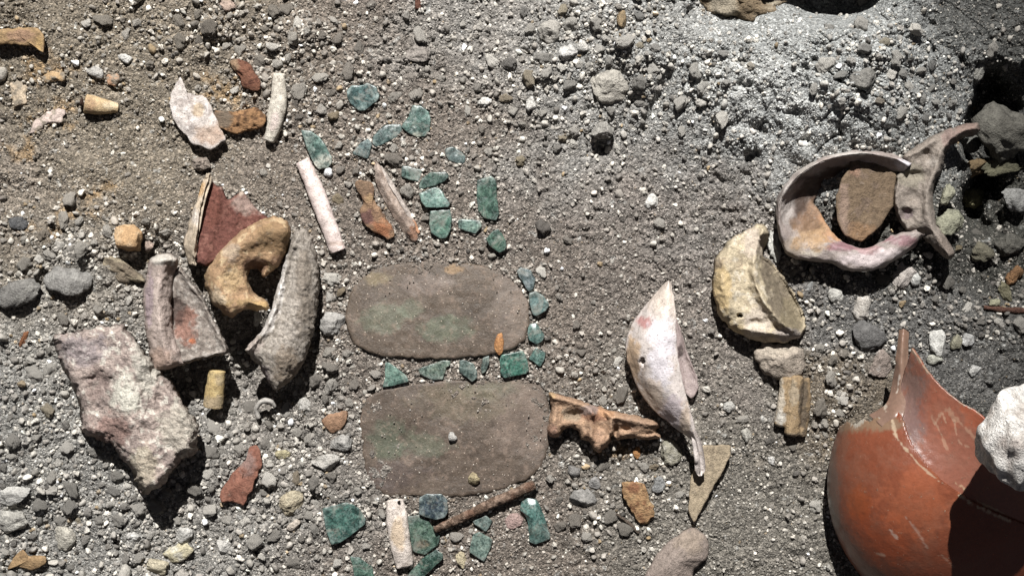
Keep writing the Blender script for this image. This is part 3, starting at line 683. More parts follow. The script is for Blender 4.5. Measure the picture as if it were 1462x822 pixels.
# ================================================================== SPLIT SLIVER + ORANGE CHUNK
sp = empty('bone_sliver', 565, 290)
loft('outer_layer', [[(534, 231, 4), (537, 262, 3), (553, 297, 3), (574, 330, 3), (589, 347, 3)], [(537, 229, 8), (544, 258, 13), (561, 291, 14), (582, 322, 13), (594, 344, 8)], [(541, 232, 5), (552, 256, 9), (569, 287, 8), (590, 318, 7), (598, 340, 4)]], M_BONE, tint('#8d7a6c', [(590, 334, 9, 10, '#8a5a38', 0.7)], [('#a8978a', 9, 0.2, 0.7), ('#5d4c42', 12, 0.4, 0.7)]), thick=5, parent=sp, nu=80, nv=16)
loft('inner_layer', [[(541, 236, 6), (552, 256, 11), (567, 282, 12), (584, 312, 8), (598, 334, 4)], [(546, 238, 4), (558, 256, 6), (574, 284, 6), (591, 312, 4), (601, 331, 3)]], M_BONE, tint('#9c9087', [(595, 325, 9, 14, '#a76a34', 0.8)], [('#bcb0a5', 8, 0.3, 0.7)]), thick=4, parent=sp, nu=70, nv=10, mask=False)
tag(sp, 'long curved grey sliver of split bone with an orange broken end', 'bone')
ch = Z(480, 210, 5.48, [(150, 270), (200, 255), (290, 290), (280, 400), (370, 500), (460, 690), (420, 735), (350, 690), (280, 650), (215, 590), (185, 530), (215, 430), (165, 350)])
o = slab('bone_fragment', ch, 13, M_FIBRE, tint('#96704a', [(524, 310, 13, 13, '#6e4840', 0.95), (545, 328, 18, 14, '#a4602a', 0.9), (528, 284, 8, 8, '#b08a4e', 0.8), (520, 268, 12, 12, '#6f573f', 0.7)], [('#5d4433', 7, 0.45, 0.7)], sat=0.68), rel=-2, dome=4, jit=1.6, disp=((2.5, 12), (1.4, 5)), centre=(531, 300))
tag(o, 'ragged orange and purple-brown bone fragment left of the curved sliver', 'bone')

# ================================================================== TOP LEFT FRAGMENTS
o = slab('shell_fragment', Z(0, 0, 2.984, [(728, 400), (768, 322), (795, 395), (880, 415), (930, 520), (965, 590), (900, 642), (820, 612), (750, 535), (722, 462)]), 8, M_BONE, tint('#aba199', [(300, 190, 26, 16, '#a07f63', 0.6), (282, 158, 10, 12, '#a58a60', 0.6)], [('#8b7f78', 9, 0.35, 0.7), ('#c6beb8', 7, 0.5, 0.6)]), rel=6, dome=4, jit=1.2, tilt=(-0.1, 0.1), disp=((1.4, 12), (0.8, 4)))
tag(o, 'flat pinkish-grey shell fragment with ragged edge left of the orange lump', 'shell')
o = slab('bone_fragment', Z(0, 0, 2.984, [(915, 470), (1000, 478), (1100, 455), (1135, 500), (1120, 540), (1000, 572), (915, 530)]), 10, M_FIBRE, tint('#9a6a2e', [(318, 168, 16, 14, '#75644f', 0.9)], [('#5a3a1c', 5, 0.2, 0.8)], sat=0.66), rel=1, dome=3, jit=1.5, disp=((2, 7), (1.2, 3)))
tag(o, 'rough orange-brown bone lump wedged against the cream shell bar', 'bone')
o = slab('bone_fragment', Z(0, 0, 2.984, [(972, 262), (1010, 250), (1060, 262), (1112, 350), (1100, 392), (1040, 375), (1015, 320)]), 12, M_FIBRE, tint('#7d4a2c', [(332, 93, 8, 12, '#9a7a52', 0.8)], [('#5e3020', 7, 0.3, 0.7)], sat=0.66), rel=0, dome=5, jit=1.2, disp=((1.6, 8), (1.0, 4)))
tag(o, 'reddish brown bone fragment above the orange lump and cream bar', 'bone')
hn = empty('horn_core', 145, 151)
sweep('core_body', [(122, 148, 10), (146, 152, 10), (168, 154, 8)], [14, 11.5, 7], M_BONE, tint('#a88e64', [(128, 150, 10, 12, '#8a6647', 0.6), (160, 150, 14, 6, '#bfae8c', 0.6)], [('#8d7450', 8, 0.3, 0.6)]), rel=1, capr=0.15, parent=hn)
rock('hollow_shade', 116.5, 147, 3, 9, 8, 8, M_STONE, '#3c2d26', 3, sink=0.5, absh=g1(118, 147)+11, parent=hn, sub=3, mask=False, disp=())  # dark brown lump stands in for shade inside the open end
tag(hn, 'small tapering yellow horn-like bone with hollow dark end', 'bone')
o = slab('bone_fragment', Z(0, 0, 2.984, [(-30, 130), (60, 122), (155, 118), (188, 150), (188, 232), (160, 205), (80, 190), (-30, 188)]), 11, M_SHERD, tint('#92754c', [(30, 52, 22, 9, '#8b6a54', 0.7), (56, 62, 6, 12, '#a5854a', 0.8)], [('#6d5636', 7, 0.3, 0.6)]), rel=8, dome=2, tilt=(0, -0.1), disp=((1.4, 9), (0.8, 4)), centre=(28, 52))
tag(o, 'angular ochre-brown fragment with an overhanging lower edge', 'bone')
for pts, c, lab, cat in [
   ([(180, 335), (210, 300), (275, 310), (270, 345), (190, 352)], '#a5814a', 'small ochre lump above the tapering horn-like bone', 'lump'),
   ([(40, 360), (80, 328), (118, 370), (112, 440), (60, 452), (52, 400)], '#b59d7a', 'flat cream flake pressed into the soil beside the ochre lump', 'flake'),
   ([(118, 572), (150, 520), (205, 470), (280, 465), (272, 520), (215, 525), (160, 565)], '#b39c8e', 'pinkish-white half-buried shell flake left of the horn-like bone', 'flake'),
   ([(455, 320), (500, 312), (515, 345), (490, 372), (460, 360)], '#a87a50', 'small orange crumb right below a white pumice pebble', 'lump')]:
    o = slab('bone_flake' if cat == 'flake' else 'ochre_lump', Z(0, 0, 2.984, pts), 7, M_SHERD, tint(c, [], [('#80735f', 7, 0.15, 0.9)], sat=0.65), rel=-1, dome=3, jit=1.6, disp=((1.2, 7), (0.6, 3)), step=1.6)
    tag(o, lab, cat)

# ================================================================== LEFT GROUP OF THICK CURVED FRAGMENTS
q = lambda pts: Z(240, 230, 3.426, pts)
cup = empty('shell_half', 320, 315)
pl = q([(203, 62), (245, 130), (300, 182), (362, 140), (432, 232), (500, 285), (470, 380), (300, 430), (190, 520), (135, 500), (148, 330), (168, 180)])
carved('inner_face', q([(203, 62), (222, 110), (245, 128), (262, 118), (285, 180), (305, 188), (330, 165), (362, 140), (385, 160), (432, 232), (500, 285), (470, 380), (300, 430), (190, 520), (135, 500), (148, 330), (168, 180)]), 9, M_GRITBONE, tint('#6b4137', [(355, 292, 22, 16, '#9a8478', 0.8), (322, 268, 8, 6, '#b9a894', 0.8), (345, 274, 6, 6, '#b9a894', 0.7), (300, 290, 16, 40, '#6d3f31', 0.6)], [('#875a4c', 7, 0.3, 0.6)]), base=26, edge=4, tilt=(-0.26, 0.0), ridges=[(q([(250, 135), (230, 300), (180, 480)]), 5, 2.5), (q([(360, 150), (330, 300)]), 5, 2.5)], pits=[(*q([(300, 320)])[0], 16, 26, 4)], cell=1.3, rnd=1, disp=((0.9, 7), (0.8, 3)), parent=cup)
loft('broken_rim', [[(x, y, h) for (x, y), h in zip(q([(190, 62), (140, 180), (100, 300), (72, 410), (100, 505)]), (20, 22, 18, 14, 12))], [(x, y, h) for (x, y), h in zip(q([(203, 58), (162, 190), (140, 310), (122, 430), (132, 510)]), (46, 52, 52, 46, 34))], [(x, y, h) for (x, y), h in zip(q([(208, 75), (172, 195), (153, 320), (140, 440), (140, 505)]), (34, 40, 42, 38, 28))]], M_BONE, tint('#b7a58c', [(285, 268, 6, 14, '#b0853f', 0.7), (278, 310, 7, 14, '#c9bfb4', 0.7)], [('#94846f', 7, 0.35, 0.7)]), thick=7, nu=70, nv=16, parent=cup, disp=((1.2, 7), (0.7, 3)))
tag(cup, 'upright shell half with red-brown inner face and pale broken rim', 'shell')
ou = q([(315, 772), (220, 705), (178, 560), (245, 440), (365, 340), (470, 282), (570, 285), (598, 330)])
mi = q([(370, 742), (300, 660), (265, 560), (320, 450), (410, 390), (490, 360), (560, 370), (592, 390)])
inn = q([(492, 722), (420, 672), (385, 590), (383, 520), (440, 498), (515, 500), (572, 450), (585, 420)])
z3 = lambda pts, hs: [(x, y, h) for (x, y), h in zip(pts, hs)]
o = carved('curved_bone', q([(315, 772), (262, 742), (215, 700), (185, 620), (178, 550), (230, 455), (300, 385), (370, 335), (440, 290), (520, 268), (582, 285), (602, 340), (590, 420), (562, 480), (515, 535), (468, 575), (440, 524), (402, 522), (385, 548), (392, 592), (420, 650), (482, 690), (497, 728), (440, 735), (400, 722), (340, 742)]), 30, M_BONE, tint('#947450', [(392, 340, 30, 28, '#775c3a', 0.85), (308, 424, 14, 14, '#b5a183', 0.8), (330, 362, 12, 16, '#a09180', 0.5), (372, 438, 16, 8, '#b29055', 0.8), (330, 400, 18, 24, '#ad8f62', 0.7), (366, 380, 18, 12, '#6b4c38', 0.9), (395, 372, 14, 8, '#7a5a40', 0.8)], [('#87703f', 12, 0.4, 0.5), ('#c2ab80', 9, 0.5, 0.5)]), base=18, edge=17, cell=1.2, inset=2, jit=1.2, disp=((1.4, 12), (0.9, 5), (0.5, 2.5)),
    ridges=[(q([(320, 740), (258, 650), (240, 560), (290, 470), (380, 390), (480, 345), (560, 350)]), 16, 13), (q([(400, 690), (470, 712)]), 4, 5)], pits=[(*q([(455, 520)])[0], 16, 8, 10), (*q([(345, 640)])[0], 10, 14, 3)])
tag(o, 'yellow-brown crescent-shaped bone arching over a dark hollow', 'bone')
q = lambda pts: Z(340, 310, 2.836, pts)
L = q([(240, 50), (195, 150), (168, 250), (135, 370), (92, 465), (25, 538)]); Mi = q([(262, 46), (245, 150), (235, 260), (210, 380), (170, 500), (95, 605)]); Ri = q([(285, 55), (318, 140), (328, 260), (312, 430), (270, 590), (165, 705)])
o = carved('curved_bone', q([(262, 40), (228, 60), (195, 150), (168, 250), (135, 370), (92, 465), (22, 538), (60, 575), (90, 600), (115, 655), (155, 707), (215, 660), (270, 590), (312, 440), (330, 260), (318, 140), (290, 60)]), 34, M_GRITBONE, tint('#a0968a', [(395, 385, 8, 60, '#a39c94', 0.55), (406, 352, 6, 40, '#d0c9c1', 1.0), (400, 395, 6, 40, '#d0c9c1', 1.0), (388, 438, 6, 30, '#d0c9c1', 1.0), (376, 468, 8, 16, '#c9c0b8', 0.9), (362, 490, 14, 12, '#b3a398', 0.8), (375, 535, 12, 14, '#7a6a70', 0.6), (410, 530, 22, 34, '#7d6c58', 0.7), (435, 420, 14, 70, '#7a6e60', 0.7)], [('#6f6558', 4, 0.2, 0.6)]), base=16, edge=24, cell=1.3, inset=4, jit=1.0, disp=((1.2, 9), (0.9, 4), (0.6, 2.2)),  # brown strip down the right side paints in its shaded slope
    ridges=[(q([(243, 58), (205, 150), (177, 250), (145, 370), (102, 465), (38, 535)]), 6.5, 18), (q([(262, 100), (255, 250), (230, 400), (170, 560)]), 18, 12)], pits=[])
tag(o, 'long grey curved bone standing on edge with a bright left rim', 'bone')
q = lambda pts: Z(190, 350, 3.287, pts)
jb = empty('forked_bone', 255, 450)
pa = q([(140, 62), (122, 160), (118, 260), (130, 390), (158, 545)])
carved('shaft', q([(75, 75), (110, 42), (170, 38), (218, 62), (205, 112), (185, 180), (180, 300), (187, 400), (215, 480), (248, 562), (160, 582), (95, 592), (75, 480), (55, 380), (45, 250), (58, 150)]), 26, M_BONE, tint('#9b8a80', [(233, 370, 20, 9, '#b5b0a4', 0.8), (222, 440, 9, 60, '#b3a196', 0.6), (230, 510, 22, 14, '#a08472', 0.7), (213, 420, 6, 40, '#8a7680', 0.6)], [('#84756c', 8, 0.35, 0.6)]), base=24, edge=15, cell=1.2, inset=3, jit=1.1, parent=jb, disp=((1.2, 12), (0.9, 5), (0.5, 2.5)),
    ridges=[(q([(135, 70), (112, 250), (130, 420), (165, 560)]), 9, 12), (q([(90, 75), (200, 62)]), 5, 6)], pits=[(*q([(180, 140)])[0], 6, 14, 6), (*q([(215, 540)])[0], 7, 9, 5)])
carved('side_plate', q([(185, 120), (225, 95), (262, 150), (330, 240), (382, 345), (452, 490), (440, 512), (350, 525), (232, 560), (180, 520), (165, 400), (175, 250)]), 12, M_GRITBONE, tint('#857a70', [(266, 466, 16, 28, '#865c4c', 0.85), (274, 486, 6, 4, '#ad5c2c', 0.8), (252, 440, 12, 24, '#4c3a34', 0.8)], [('#a39a90', 5, 0.25, 0.8), ('#6b6058', 7, 0.4, 0.6)]), base=22, edge=5, tilt=(0.02, 0.06), cell=1.2, inset=2, jit=1.3, parent=jb, disp=((1.1, 8), (0.9, 4), (0.6, 2)),  # darkest patch paints in the shaded gap beside the shaft
    ridges=[(q([(225, 110), (330, 255), (390, 370), (440, 485)]), 6, 11), (q([(245, 545), (430, 508)]), 4, 6)], pits=[(*q([(215, 320)])[0], 12, 24, 12)])
tag(jb, 'forked bone of thick pinkish shaft and grey plate with orange-red stain', 'bone')
o = sweep('bone_stub', [(310, 529, 24), (307, 555, 20), (304, 580, 14)], [12, 13.5, 14.5], M_BONE, tint('#a98f56', [(305, 575, 14, 12, '#93836c', 0.7), (312, 540, 8, 10, '#8c7c64', 0.6)], [('#c0a86c', 7, 0.4, 0.6)]), absh=-12, capr=0.1)
tag(o, 'short yellow cylindrical bone stub below the forked bone', 'bone')
o = sweep('shell_hoop', [(369, 596, 10), (366, 583, 14), (374, 573, 18), (386, 573, 18), (392, 580, 14)], [3.5, 3.5, 4, 4, 3], M_SHELL, tint('#9a958d'), absh=-22, flat=1.6, mask=False)
tag(o, 'small C-shaped rim of thin grey shell in the dark hollow', 'shell')
q = lambda pts: Z(280, 560, 3.1375, pts)
o = slab('pottery_sherd', q([(238, 240), (276, 235), (302, 320), (262, 400), (212, 515), (180, 490), (150, 486), (112, 492), (108, 450), (160, 360), (232, 290)]), 9, M_SHERD, tint('#80523f', [(354, 660, 12, 20, '#7b6a64', 0.6)], [('#693f30', 9, 0.3, 0.6)]), rel=6, dome=4, tilt=(0.0, 0.08), jit=1.2, centre=(345, 683), disp=((1.2, 10), (0.8, 4)))
tag(o, 'long red-brown sherd with a narrow neck in the loose gravel', 'sherd')
o = slab('pottery_sherd', q([(555, 125), (600, 96), (672, 80), (682, 110), (650, 165), (610, 188), (575, 152)]), 8, M_SHERD, tint('#8c6a4e', [], [('#74553d', 7, 0.3, 0.6)]), rel=1, dome=3, jit=1.0, tilt=(0, -0.1), disp=((1.0, 8), (0.8, 4)))
tag(o, 'small tan-brown sherd left of the lower plaque', 'sherd')

# big flat boulder
q = lambda pts: Z(0, 440, 2.151, pts)
bo = q([(160, 80), (265, 58), (372, 48), (445, 125), (510, 200), (565, 280), (608, 350), (602, 440), (560, 462), (505, 540), (435, 575), (395, 480), (345, 420), (250, 385), (240, 290), (198, 195)])
o = carved('boulder', bo, 62, M_STONE, tint('#9a897f', [(178, 565, 22, 34, '#b8b3a4', 1.0), (120, 500, 40, 26, '#857a7b', 0.7), (160, 610, 34, 26, '#866a60', 0.9), (205, 670, 20, 36, '#a1957f', 0.8), (255, 610, 30, 40, '#9f9788', 0.8), (210, 520, 20, 50, '#a39d90', 0.9), (140, 545, 16, 30, '#7d6a62', 0.8)], [('#80716a', 12, 0.3, 0.8), ('#c0b8aa', 7, 0.45, 0.9)]), base=6, edge=14, ridges=[([(215, 472), (190, 560), (196, 640), (206, 690)], 26, 9), ([(90, 480), (150, 520), (180, 600)], 14, 5)], pits=[(140, 545, 26, 14, 7), (240, 560, 22, 34, 6), (170, 625, 20, 16, 6)], tilt=(0.02, 0.06), cell=1.7, inset=44, rnd=4, jit=2.0, disp=((4, 36), (3, 13), (2.2, 5), (1.2, 2.6)))
tag(o, 'large flat pinkish-grey boulder with a pointed lower end and dark undercut side', 'boulder')

# ================================================================== ORANGE BONE
q = lambda x, y: (770+x/5.874, 540+y/5.874)
T = lambda pts, hs, r, **k: tube([(*q(*p), h) for p, h in zip(pts, hs)], r, nl=24, ns=16, capr=0.5, **k)
zq = lambda pts: Z(770, 540, 5.874, pts)
o = carved('jaw_bone', zq([(70, 118), (100, 118), (150, 128), (330, 180), (440, 225), (520, 240), (600, 272), (720, 292), (850, 320), (975, 350), (1022, 395), (1000, 412), (962, 430), (1026, 476), (1018, 500), (900, 510), (760, 500), (640, 515), (615, 475), (600, 520), (540, 592), (490, 634), (455, 600), (430, 540), (400, 520), (345, 515), (330, 440), (280, 405), (225, 410), (195, 450), (180, 490), (110, 502), (65, 460), (75, 380), (90, 300), (100, 220)]), 26, M_BONE,
    tint('#a47a50', [(787, 562, 9, 8, '#b48a44', 0.8), (850, 590, 20, 12, '#a3653a', 0.6), (840, 585, 14, 8, '#8d7b74', 0.7), (866, 588, 12, 8, '#b87f3e', 0.8), (855, 625, 14, 16, '#a2764f', 0.7), (815, 592, 14, 12, '#8a7557', 0.8), (905, 605, 34, 10, '#957050', 0.6), (788, 615, 10, 10, '#9a6a4c', 0.8)], [('#6e4526', 9, 0.4, 0.6), ('#b98a55', 7, 0.5, 0.5)], sat=0.62), base=10, edge=10, cell=1.1, inset=0, jit=1.0, disp=((1.2, 10), (0.8, 4), (0.4, 2.5)),
    ridges=[(zq([(100, 150), (250, 178), (400, 230), (450, 300)]), 6, 9), (zq([(560, 270), (608, 340), (604, 440), (560, 540)]), 4, 9), (zq([(440, 260), (425, 380), (450, 520)]), 5, 6), (zq([(650, 325), (800, 355), (960, 385)]), 6, 9), (zq([(110, 180), (130, 300), (122, 450)]), 6, 5)],
    pits=[(*zq([(285, 315)])[0], 15, 8, 9), (*zq([(515, 430)])[0], 9, 14, 4), (*zq([(640, 440)])[0], 4, 9, 14), (*zq([(715, 425)])[0], 9, 5, 8), (*zq([(900, 462)])[0], 12, 3, 5)])
tag(o, 'orange-brown knobbly bone with a shaft touching the lower plaque', 'bone')

# ================================================================== WHITE BONE, TRIANGLE, SPONGY LUMP
q = lambda pts: Z(880, 390, 2.222, pts)
wb = empty('pierced_shell', 945, 510)
A = q([(150, 35), (75, 120), (34, 205), (34, 270), (62, 350), (110, 425), (175, 480), (238, 530), (262, 595), (264, 640)])
B = q([(162, 26), (112, 120), (78, 205), (78, 270), (108, 350), (150, 415), (200, 470), (245, 520), (263, 590), (265, 642)])
C_ = q([(168, 26), (155, 120), (145, 205), (148, 275), (168, 350), (195, 410), (222, 460), (249, 515), (264, 588), (266, 642)])
E = q([(175, 32), (188, 110), (190, 190), (196, 270), (212, 350), (228, 410), (242, 460), (254, 515), (265, 588), (267, 642)])
loft('outer_wall', [z3(A, (20, 18, 16, 16, 20, 24, 28, 30, 28, 22)), z3(B, (34, 44, 50, 50, 50, 48, 46, 42, 34, 26)), z3(C_, (38, 58, 66, 66, 64, 60, 54, 46, 36, 26)), z3(E, (34, 52, 60, 60, 58, 54, 50, 44, 34, 24))], M_SHELL,
     tint('#b5aaa3', [(920, 460, 12, 9, '#a0605c', 0.8), (905, 510, 10, 40, '#b08f66', 0.75), (945, 500, 20, 60, '#c2bbc0', 0.8), (945, 430, 20, 26, '#b5a594', 0.7), (960, 590, 26, 26, '#a596a0', 0.5), (930, 570, 20, 26, '#b59f86', 0.7), (978, 600, 8, 30, '#b09a80', 0.7)], [('#a08d7c', 9, 0.45, 0.5)]), thick=8, nu=120, nv=44, parent=wb, holes=[(917, 515.5, 4.2, 6.5)], disp=((1.2, 16), (0.6, 5)), absh=14, ragged=0.7)
slab('inner_plate', q([(185, 130), (205, 180), (222, 240), (256, 330), (262, 365), (240, 402), (222, 385), (205, 330), (180, 250)]), 8, M_SHELL, tint('#8d7c78', [(972, 503, 5, 12, '#3a2e2b', 0.95)], [('#a0908a', 8, 0.4, 0.5)]), absh=4, tilt=(0.06, 0), parent=wb, dish=4)  # dark patch paints shade where the plate would be pierced
tag(wb, 'pointed white shell valve with a drilled hole and purple inner plate', 'shell')
o = slab('bone_point', q([(258, 546), (310, 544), (366, 543), (362, 580), (302, 690), (246, 792), (226, 752), (238, 640), (262, 600)]), 6, M_BONE, tint('#96856a', [], [('#786a54', 9, 0.35, 0.6)]), rel=12, jit=0.8, tilt=(0.05, -0.04), centre=(1005, 685), disp=((0.8, 10), (0.6, 4)))
tag(o, 'flat tan triangular bone point below the tip of the white valve', 'bone')
o = slab('spongy_bone_lump', Z(870, 500, 3.161, [(58, 597), (110, 590), (152, 602), (192, 680), (212, 738), (165, 782), (130, 776), (98, 720), (63, 660)]), 13, M_FIBRE, tint('#a5783c', [(902, 695, 10, 10, '#80481f', 0.8)], [('#7c4a1e', 5, 0.3, 0.8), ('#c09a58', 8, 0.4, 0.6)], sat=0.66), rel=-1, dome=3, jit=1.8, disp=((1.6, 8), (1.5, 3)))
tag(o, 'orange spongy bone lump with fibrous surface beside the thin twig', 'bone')
o = slab('ochre_crumb', Z(870, 500, 3.161, [(105, 450), (125, 432), (142, 440), (138, 480), (125, 495), (108, 475)]), 7, M_SHERD, tint('#9a6a34'), rel=1, dome=2, step=1.4)
tag(o, 'tiny orange crumb between orange bone and spongy lump', 'lump')

# ================================================================== CREAM BONE, STONE, TOOTH
q = lambda pts: Z(1000, 310, 2.488, pts)
la = q([(190, 30), (110, 72), (50, 145), (42, 250), (58, 335), (105, 395), (170, 432), (230, 445), (300, 446)])
lb = q([(205, 28), (160, 90), (115, 160), (105, 245), (120, 320), (160, 375), (215, 405), (265, 425), (325, 440)])
lc = q([(225, 32), (205, 100), (185, 160), (188, 240), (215, 310), (255, 355), (295, 385), (320, 405), (345, 428)])
ld_ = q([(244, 48), (218, 110), (205, 165), (212, 240), (245, 310), (285, 360), (315, 385), (340, 400), (356, 420)])
le = q([(245, 60), (225, 120), (228, 170), (248, 235), (280, 300), (315, 345), (335, 372), (350, 392), (362, 415)])
lf = q([(246, 66), (238, 125), (262, 168), (300, 218), (335, 275), (358, 325), (372, 362), (377, 385), (374, 410)])
cb = empty('saddle_bone', 1085, 410)
carved('body', q([(190, 28), (110, 72), (50, 145), (42, 250), (58, 335), (105, 395), (170, 432), (230, 445), (300, 446), (350, 430), (377, 395), (372, 355), (335, 275), (300, 218), (264, 172), (226, 138), (222, 108), (248, 58), (215, 18)]), 34, M_BONE, tint('#af9f80', [(1026, 410, 16, 46, '#b5985e', 0.7), (1040, 470, 26, 14, '#b89f68', 0.6), (1020, 375, 14, 10, '#80705f', 0.7), (1075, 345, 14, 26, '#a99a8c', 0.7), (1097, 392, 11, 30, '#6a5e4c', 1.0), (1112, 425, 18, 36, '#6f6350', 1.0), (1130, 452, 16, 26, '#74684f', 1.0), (1080, 460, 20, 24, '#b3a596', 0.7), (1120, 478, 26, 9, '#8f8480', 0.8)], [('#917f66', 12, 0.4, 0.5), ('#c5bba8', 10, 0.5, 0.5)]), base=10, edge=26, cell=1.3, inset=8, jit=1.3, parent=cb, disp=((1.6, 14), (1.0, 6), (0.6, 2.5)),
    ridges=[(q([(228, 45), (205, 105), (190, 165), (196, 240), (230, 308), (275, 360), (325, 400)]), 6.5, 15), (q([(246, 100), (258, 180), (300, 270), (348, 350)]), 15.5, -28), (q([(120, 110), (80, 200), (95, 320)]), 12, 6), (q([(160, 400), (240, 412), (330, 425)]), 5, 6)], pits=[(*q([(140, 350)])[0], 3.2, 2.4, 30), (*q([(200, 375)])[0], 12, 5, 5), (*q([(150, 90)])[0], 10, 8, 4)])
tag(cb, 'cream saddle-shaped bone with hollow greenish side and tiny hole', 'bone')
o = slab('stone', q([(185, 480), (240, 445), (310, 448), (368, 470), (368, 540), (325, 578), (270, 574), (220, 545)]), 26, M_STONE, tint('#96897a', [(1110, 500, 26, 10, '#a99c8a', 0.7)], [('#7d7266', 9, 0.35, 0.6)]), rel=-6, bevel=9, dome=9, jit=2, disp=((2.5, 14), (1.6, 6)))
tag(o, 'rough cream-grey stone tucked under the saddle-shaped bone', 'stone')
T = lambda pts, hs, r, **k: tube([(1000+x/2.488, 310+y/2.488, h) for (x, y), h in zip(pts, hs)], r, nl=24, ns=16, capr=0.35, **k)
o = fuse('animal_tooth', [T([(308, 575), (296, 670), (285, 735)], (12, 13, 11), [10, 10, 9]), T([(345, 570), (335, 660), (325, 768)], (15, 16, 13), [10, 11, 11]), T([(372, 575), (372, 670), (358, 772)], (9, 9, 8), [7, 8, 7])], 1.1, M_BONE,
    tint('#8b7350', [(1112, 575, 8, 40, '#a59a88', 0.85), (1114, 595, 9, 12, '#b5b0a5', 0.8), (1148, 580, 7, 50, '#4f4436', 0.9), (1133, 560, 7, 20, '#94866f', 0.7), (1135, 622, 16, 5, '#7a6c58', 0.7)], [('#715a3c', 8, 0.4, 0.5)]), rel=2, disp=((0.8, 7), (0.5, 3)))
tag(o, 'grooved brown and grey animal tooth below the cream-grey stone', 'tooth')
o = slab('domed_sherd', Z(900, 720, 4.873, [(70, 540), (160, 380), (250, 270), (380, 170), (440, 152), (522, 210), (548, 280), (535, 370), (440, 450), (428, 560), (300, 640), (80, 640)]), 18, M_SHERD, tint('#82746a', [(985, 775, 20, 20, '#8a7a68', 0.6)], [('#72655c', 10, 0.4, 0.5)]), rel=0, bevel=9, dome=11, jit=1, centre=(965, 800), disp=((1.0, 16), (0.6, 4)))
tag(o, 'smooth brown-grey domed sherd rising from the soil near the bone point', 'sherd')

# ================================================================== RING SHELL, PLATE, HOOKED BONE
q = lambda pts: Z(1080, 150, 3.288, pts)
rs = empty('shell_ring', 1190, 300)
outer_f = q([(735, 275), (650, 232), (490, 212), (322, 240), (188, 312), (112, 405), (92, 500), (102, 605), (138, 695), (225, 730), (325, 735), (415, 775), (520, 780), (625, 745), (708, 690), (795, 612)])
rim = q([(722, 282), (642, 243), (490, 222), (330, 250), (200, 322), (124, 412), (104, 500), (116, 600), (152, 685), (232, 716), (330, 722), (420, 760), (520, 765), (618, 732), (700, 677), (785, 606)])
lip = q([(708, 294), (636, 258), (490, 236), (337, 263), (212, 333), (138, 421), (122, 502), (150, 580), (216, 622), (272, 652), (340, 655), (422, 684), (520, 690), (600, 655), (680, 618), (762, 592)])
inw = q([(700, 302), (632, 272), (492, 256), (350, 286), (232, 354), (172, 438), (180, 505), (230, 565), (300, 602), (335, 625), (365, 640), (428, 668), (520, 672), (596, 640), (674, 606), (755, 588)])
foo = q([(685, 320), (625, 305), (500, 305), (385, 335), (300, 400), (270, 455), (300, 510), (335, 565), (360, 600), (380, 620), (395, 632), (435, 660), (520, 664), (594, 634), (670, 602), (752, 586)])
HT = lambda *a: list(a)
loft('wall', [z3(outer_f, [20]*2+[8]*12+[20, 22]), z3(rim, (52, 56, 62, 66, 66, 60, 52, 44, 36, 32, 32, 34, 36, 38, 40, 42)), z3(lip, (50, 54, 60, 62, 62, 54, 42, 36, 32, 34, 36, 40, 42, 44, 44, 44)), z3(inw, (42, 44, 40, 36, 34, 26, 20, 18, 16, 18, 22, 30, 34, 36, 38, 38)), z3(foo, (30, 26, 8, 2, 0, 0, 2, 4, 6, 8, 10, 18, 24, 28, 30, 30))], M_SHELL,
     tint('#8d7e76', [(1290, 235, 16, 10, '#bdb6bc', 0.9), (1175, 310, 34, 34, '#8a6238', 0.85), (1185, 325, 24, 22, '#a5713a', 0.85), (1185, 262, 60, 24, '#3f2d22', 1.0), (1140, 285, 14, 26, '#4a372b', 0.9), (1135, 350, 22, 18, '#84735f', 0.8), (1160, 362, 16, 7, '#a89c84', 0.7), (1230, 372, 34, 12, '#b3a2a0', 0.9), (1200, 352, 20, 7, '#80525a', 0.9), (1290, 345, 30, 9, '#80545a', 0.85), (1245, 357, 22, 7, '#97686a', 0.7), (1270, 360, 22, 8, '#b8a8a6', 0.8), (1150, 240, 26, 12, '#9d948a', 0.8), (1125, 280, 12, 40, '#9a9088', 0.8), (1200, 220, 40, 5, '#aaa298', 0.9), (1158, 338, 26, 22, '#94703f', 0.9), (1150, 318, 20, 14, '#6d4d30', 0.8)], [('#76685f', 10, 0.4, 0.4)], sat=0.66), thick=2.6, nu=150, nv=60, parent=rs, ragged=1.5, zscale=0.72, absh=22, disp=((1.8, 14), (1.0, 6), (0.5, 3)))  # darkest brown patches paint the shade under the rim onto the inner wall
tag(rs, 'broken ring of shell wall with pink lower lip and amber interior', 'shell')
o = slab('pottery_sherd', q([(440, 258), (500, 248), (648, 288), (655, 335), (645, 470), (582, 568), (492, 645), (418, 614), (383, 560), (370, 430), (396, 362), (430, 310)]), 5, M_SHERD, tint('#66543f', [(1205, 300, 8, 50, '#8d7566', 0.6), (1230, 330, 22, 14, '#80603f', 0.7), (1220, 245, 8, 10, '#8c6a54', 0.7)], [('#67564a', 12, 0.4, 0.5)]), absh=38, tilt=(-0.08, -0.08), jit=1, disp=((1.2, 14), (0.7, 4)))
tag(o, 'brown leaf-shaped sherd standing inside the shell ring', 'sherd')
T = lambda pts, hs, r, **k: tube([(1080+x/3.288, 150+y/3.288, h) for (x, y), h in zip(pts, hs)], r, nl=30, ns=18, capr=0.35, **k)
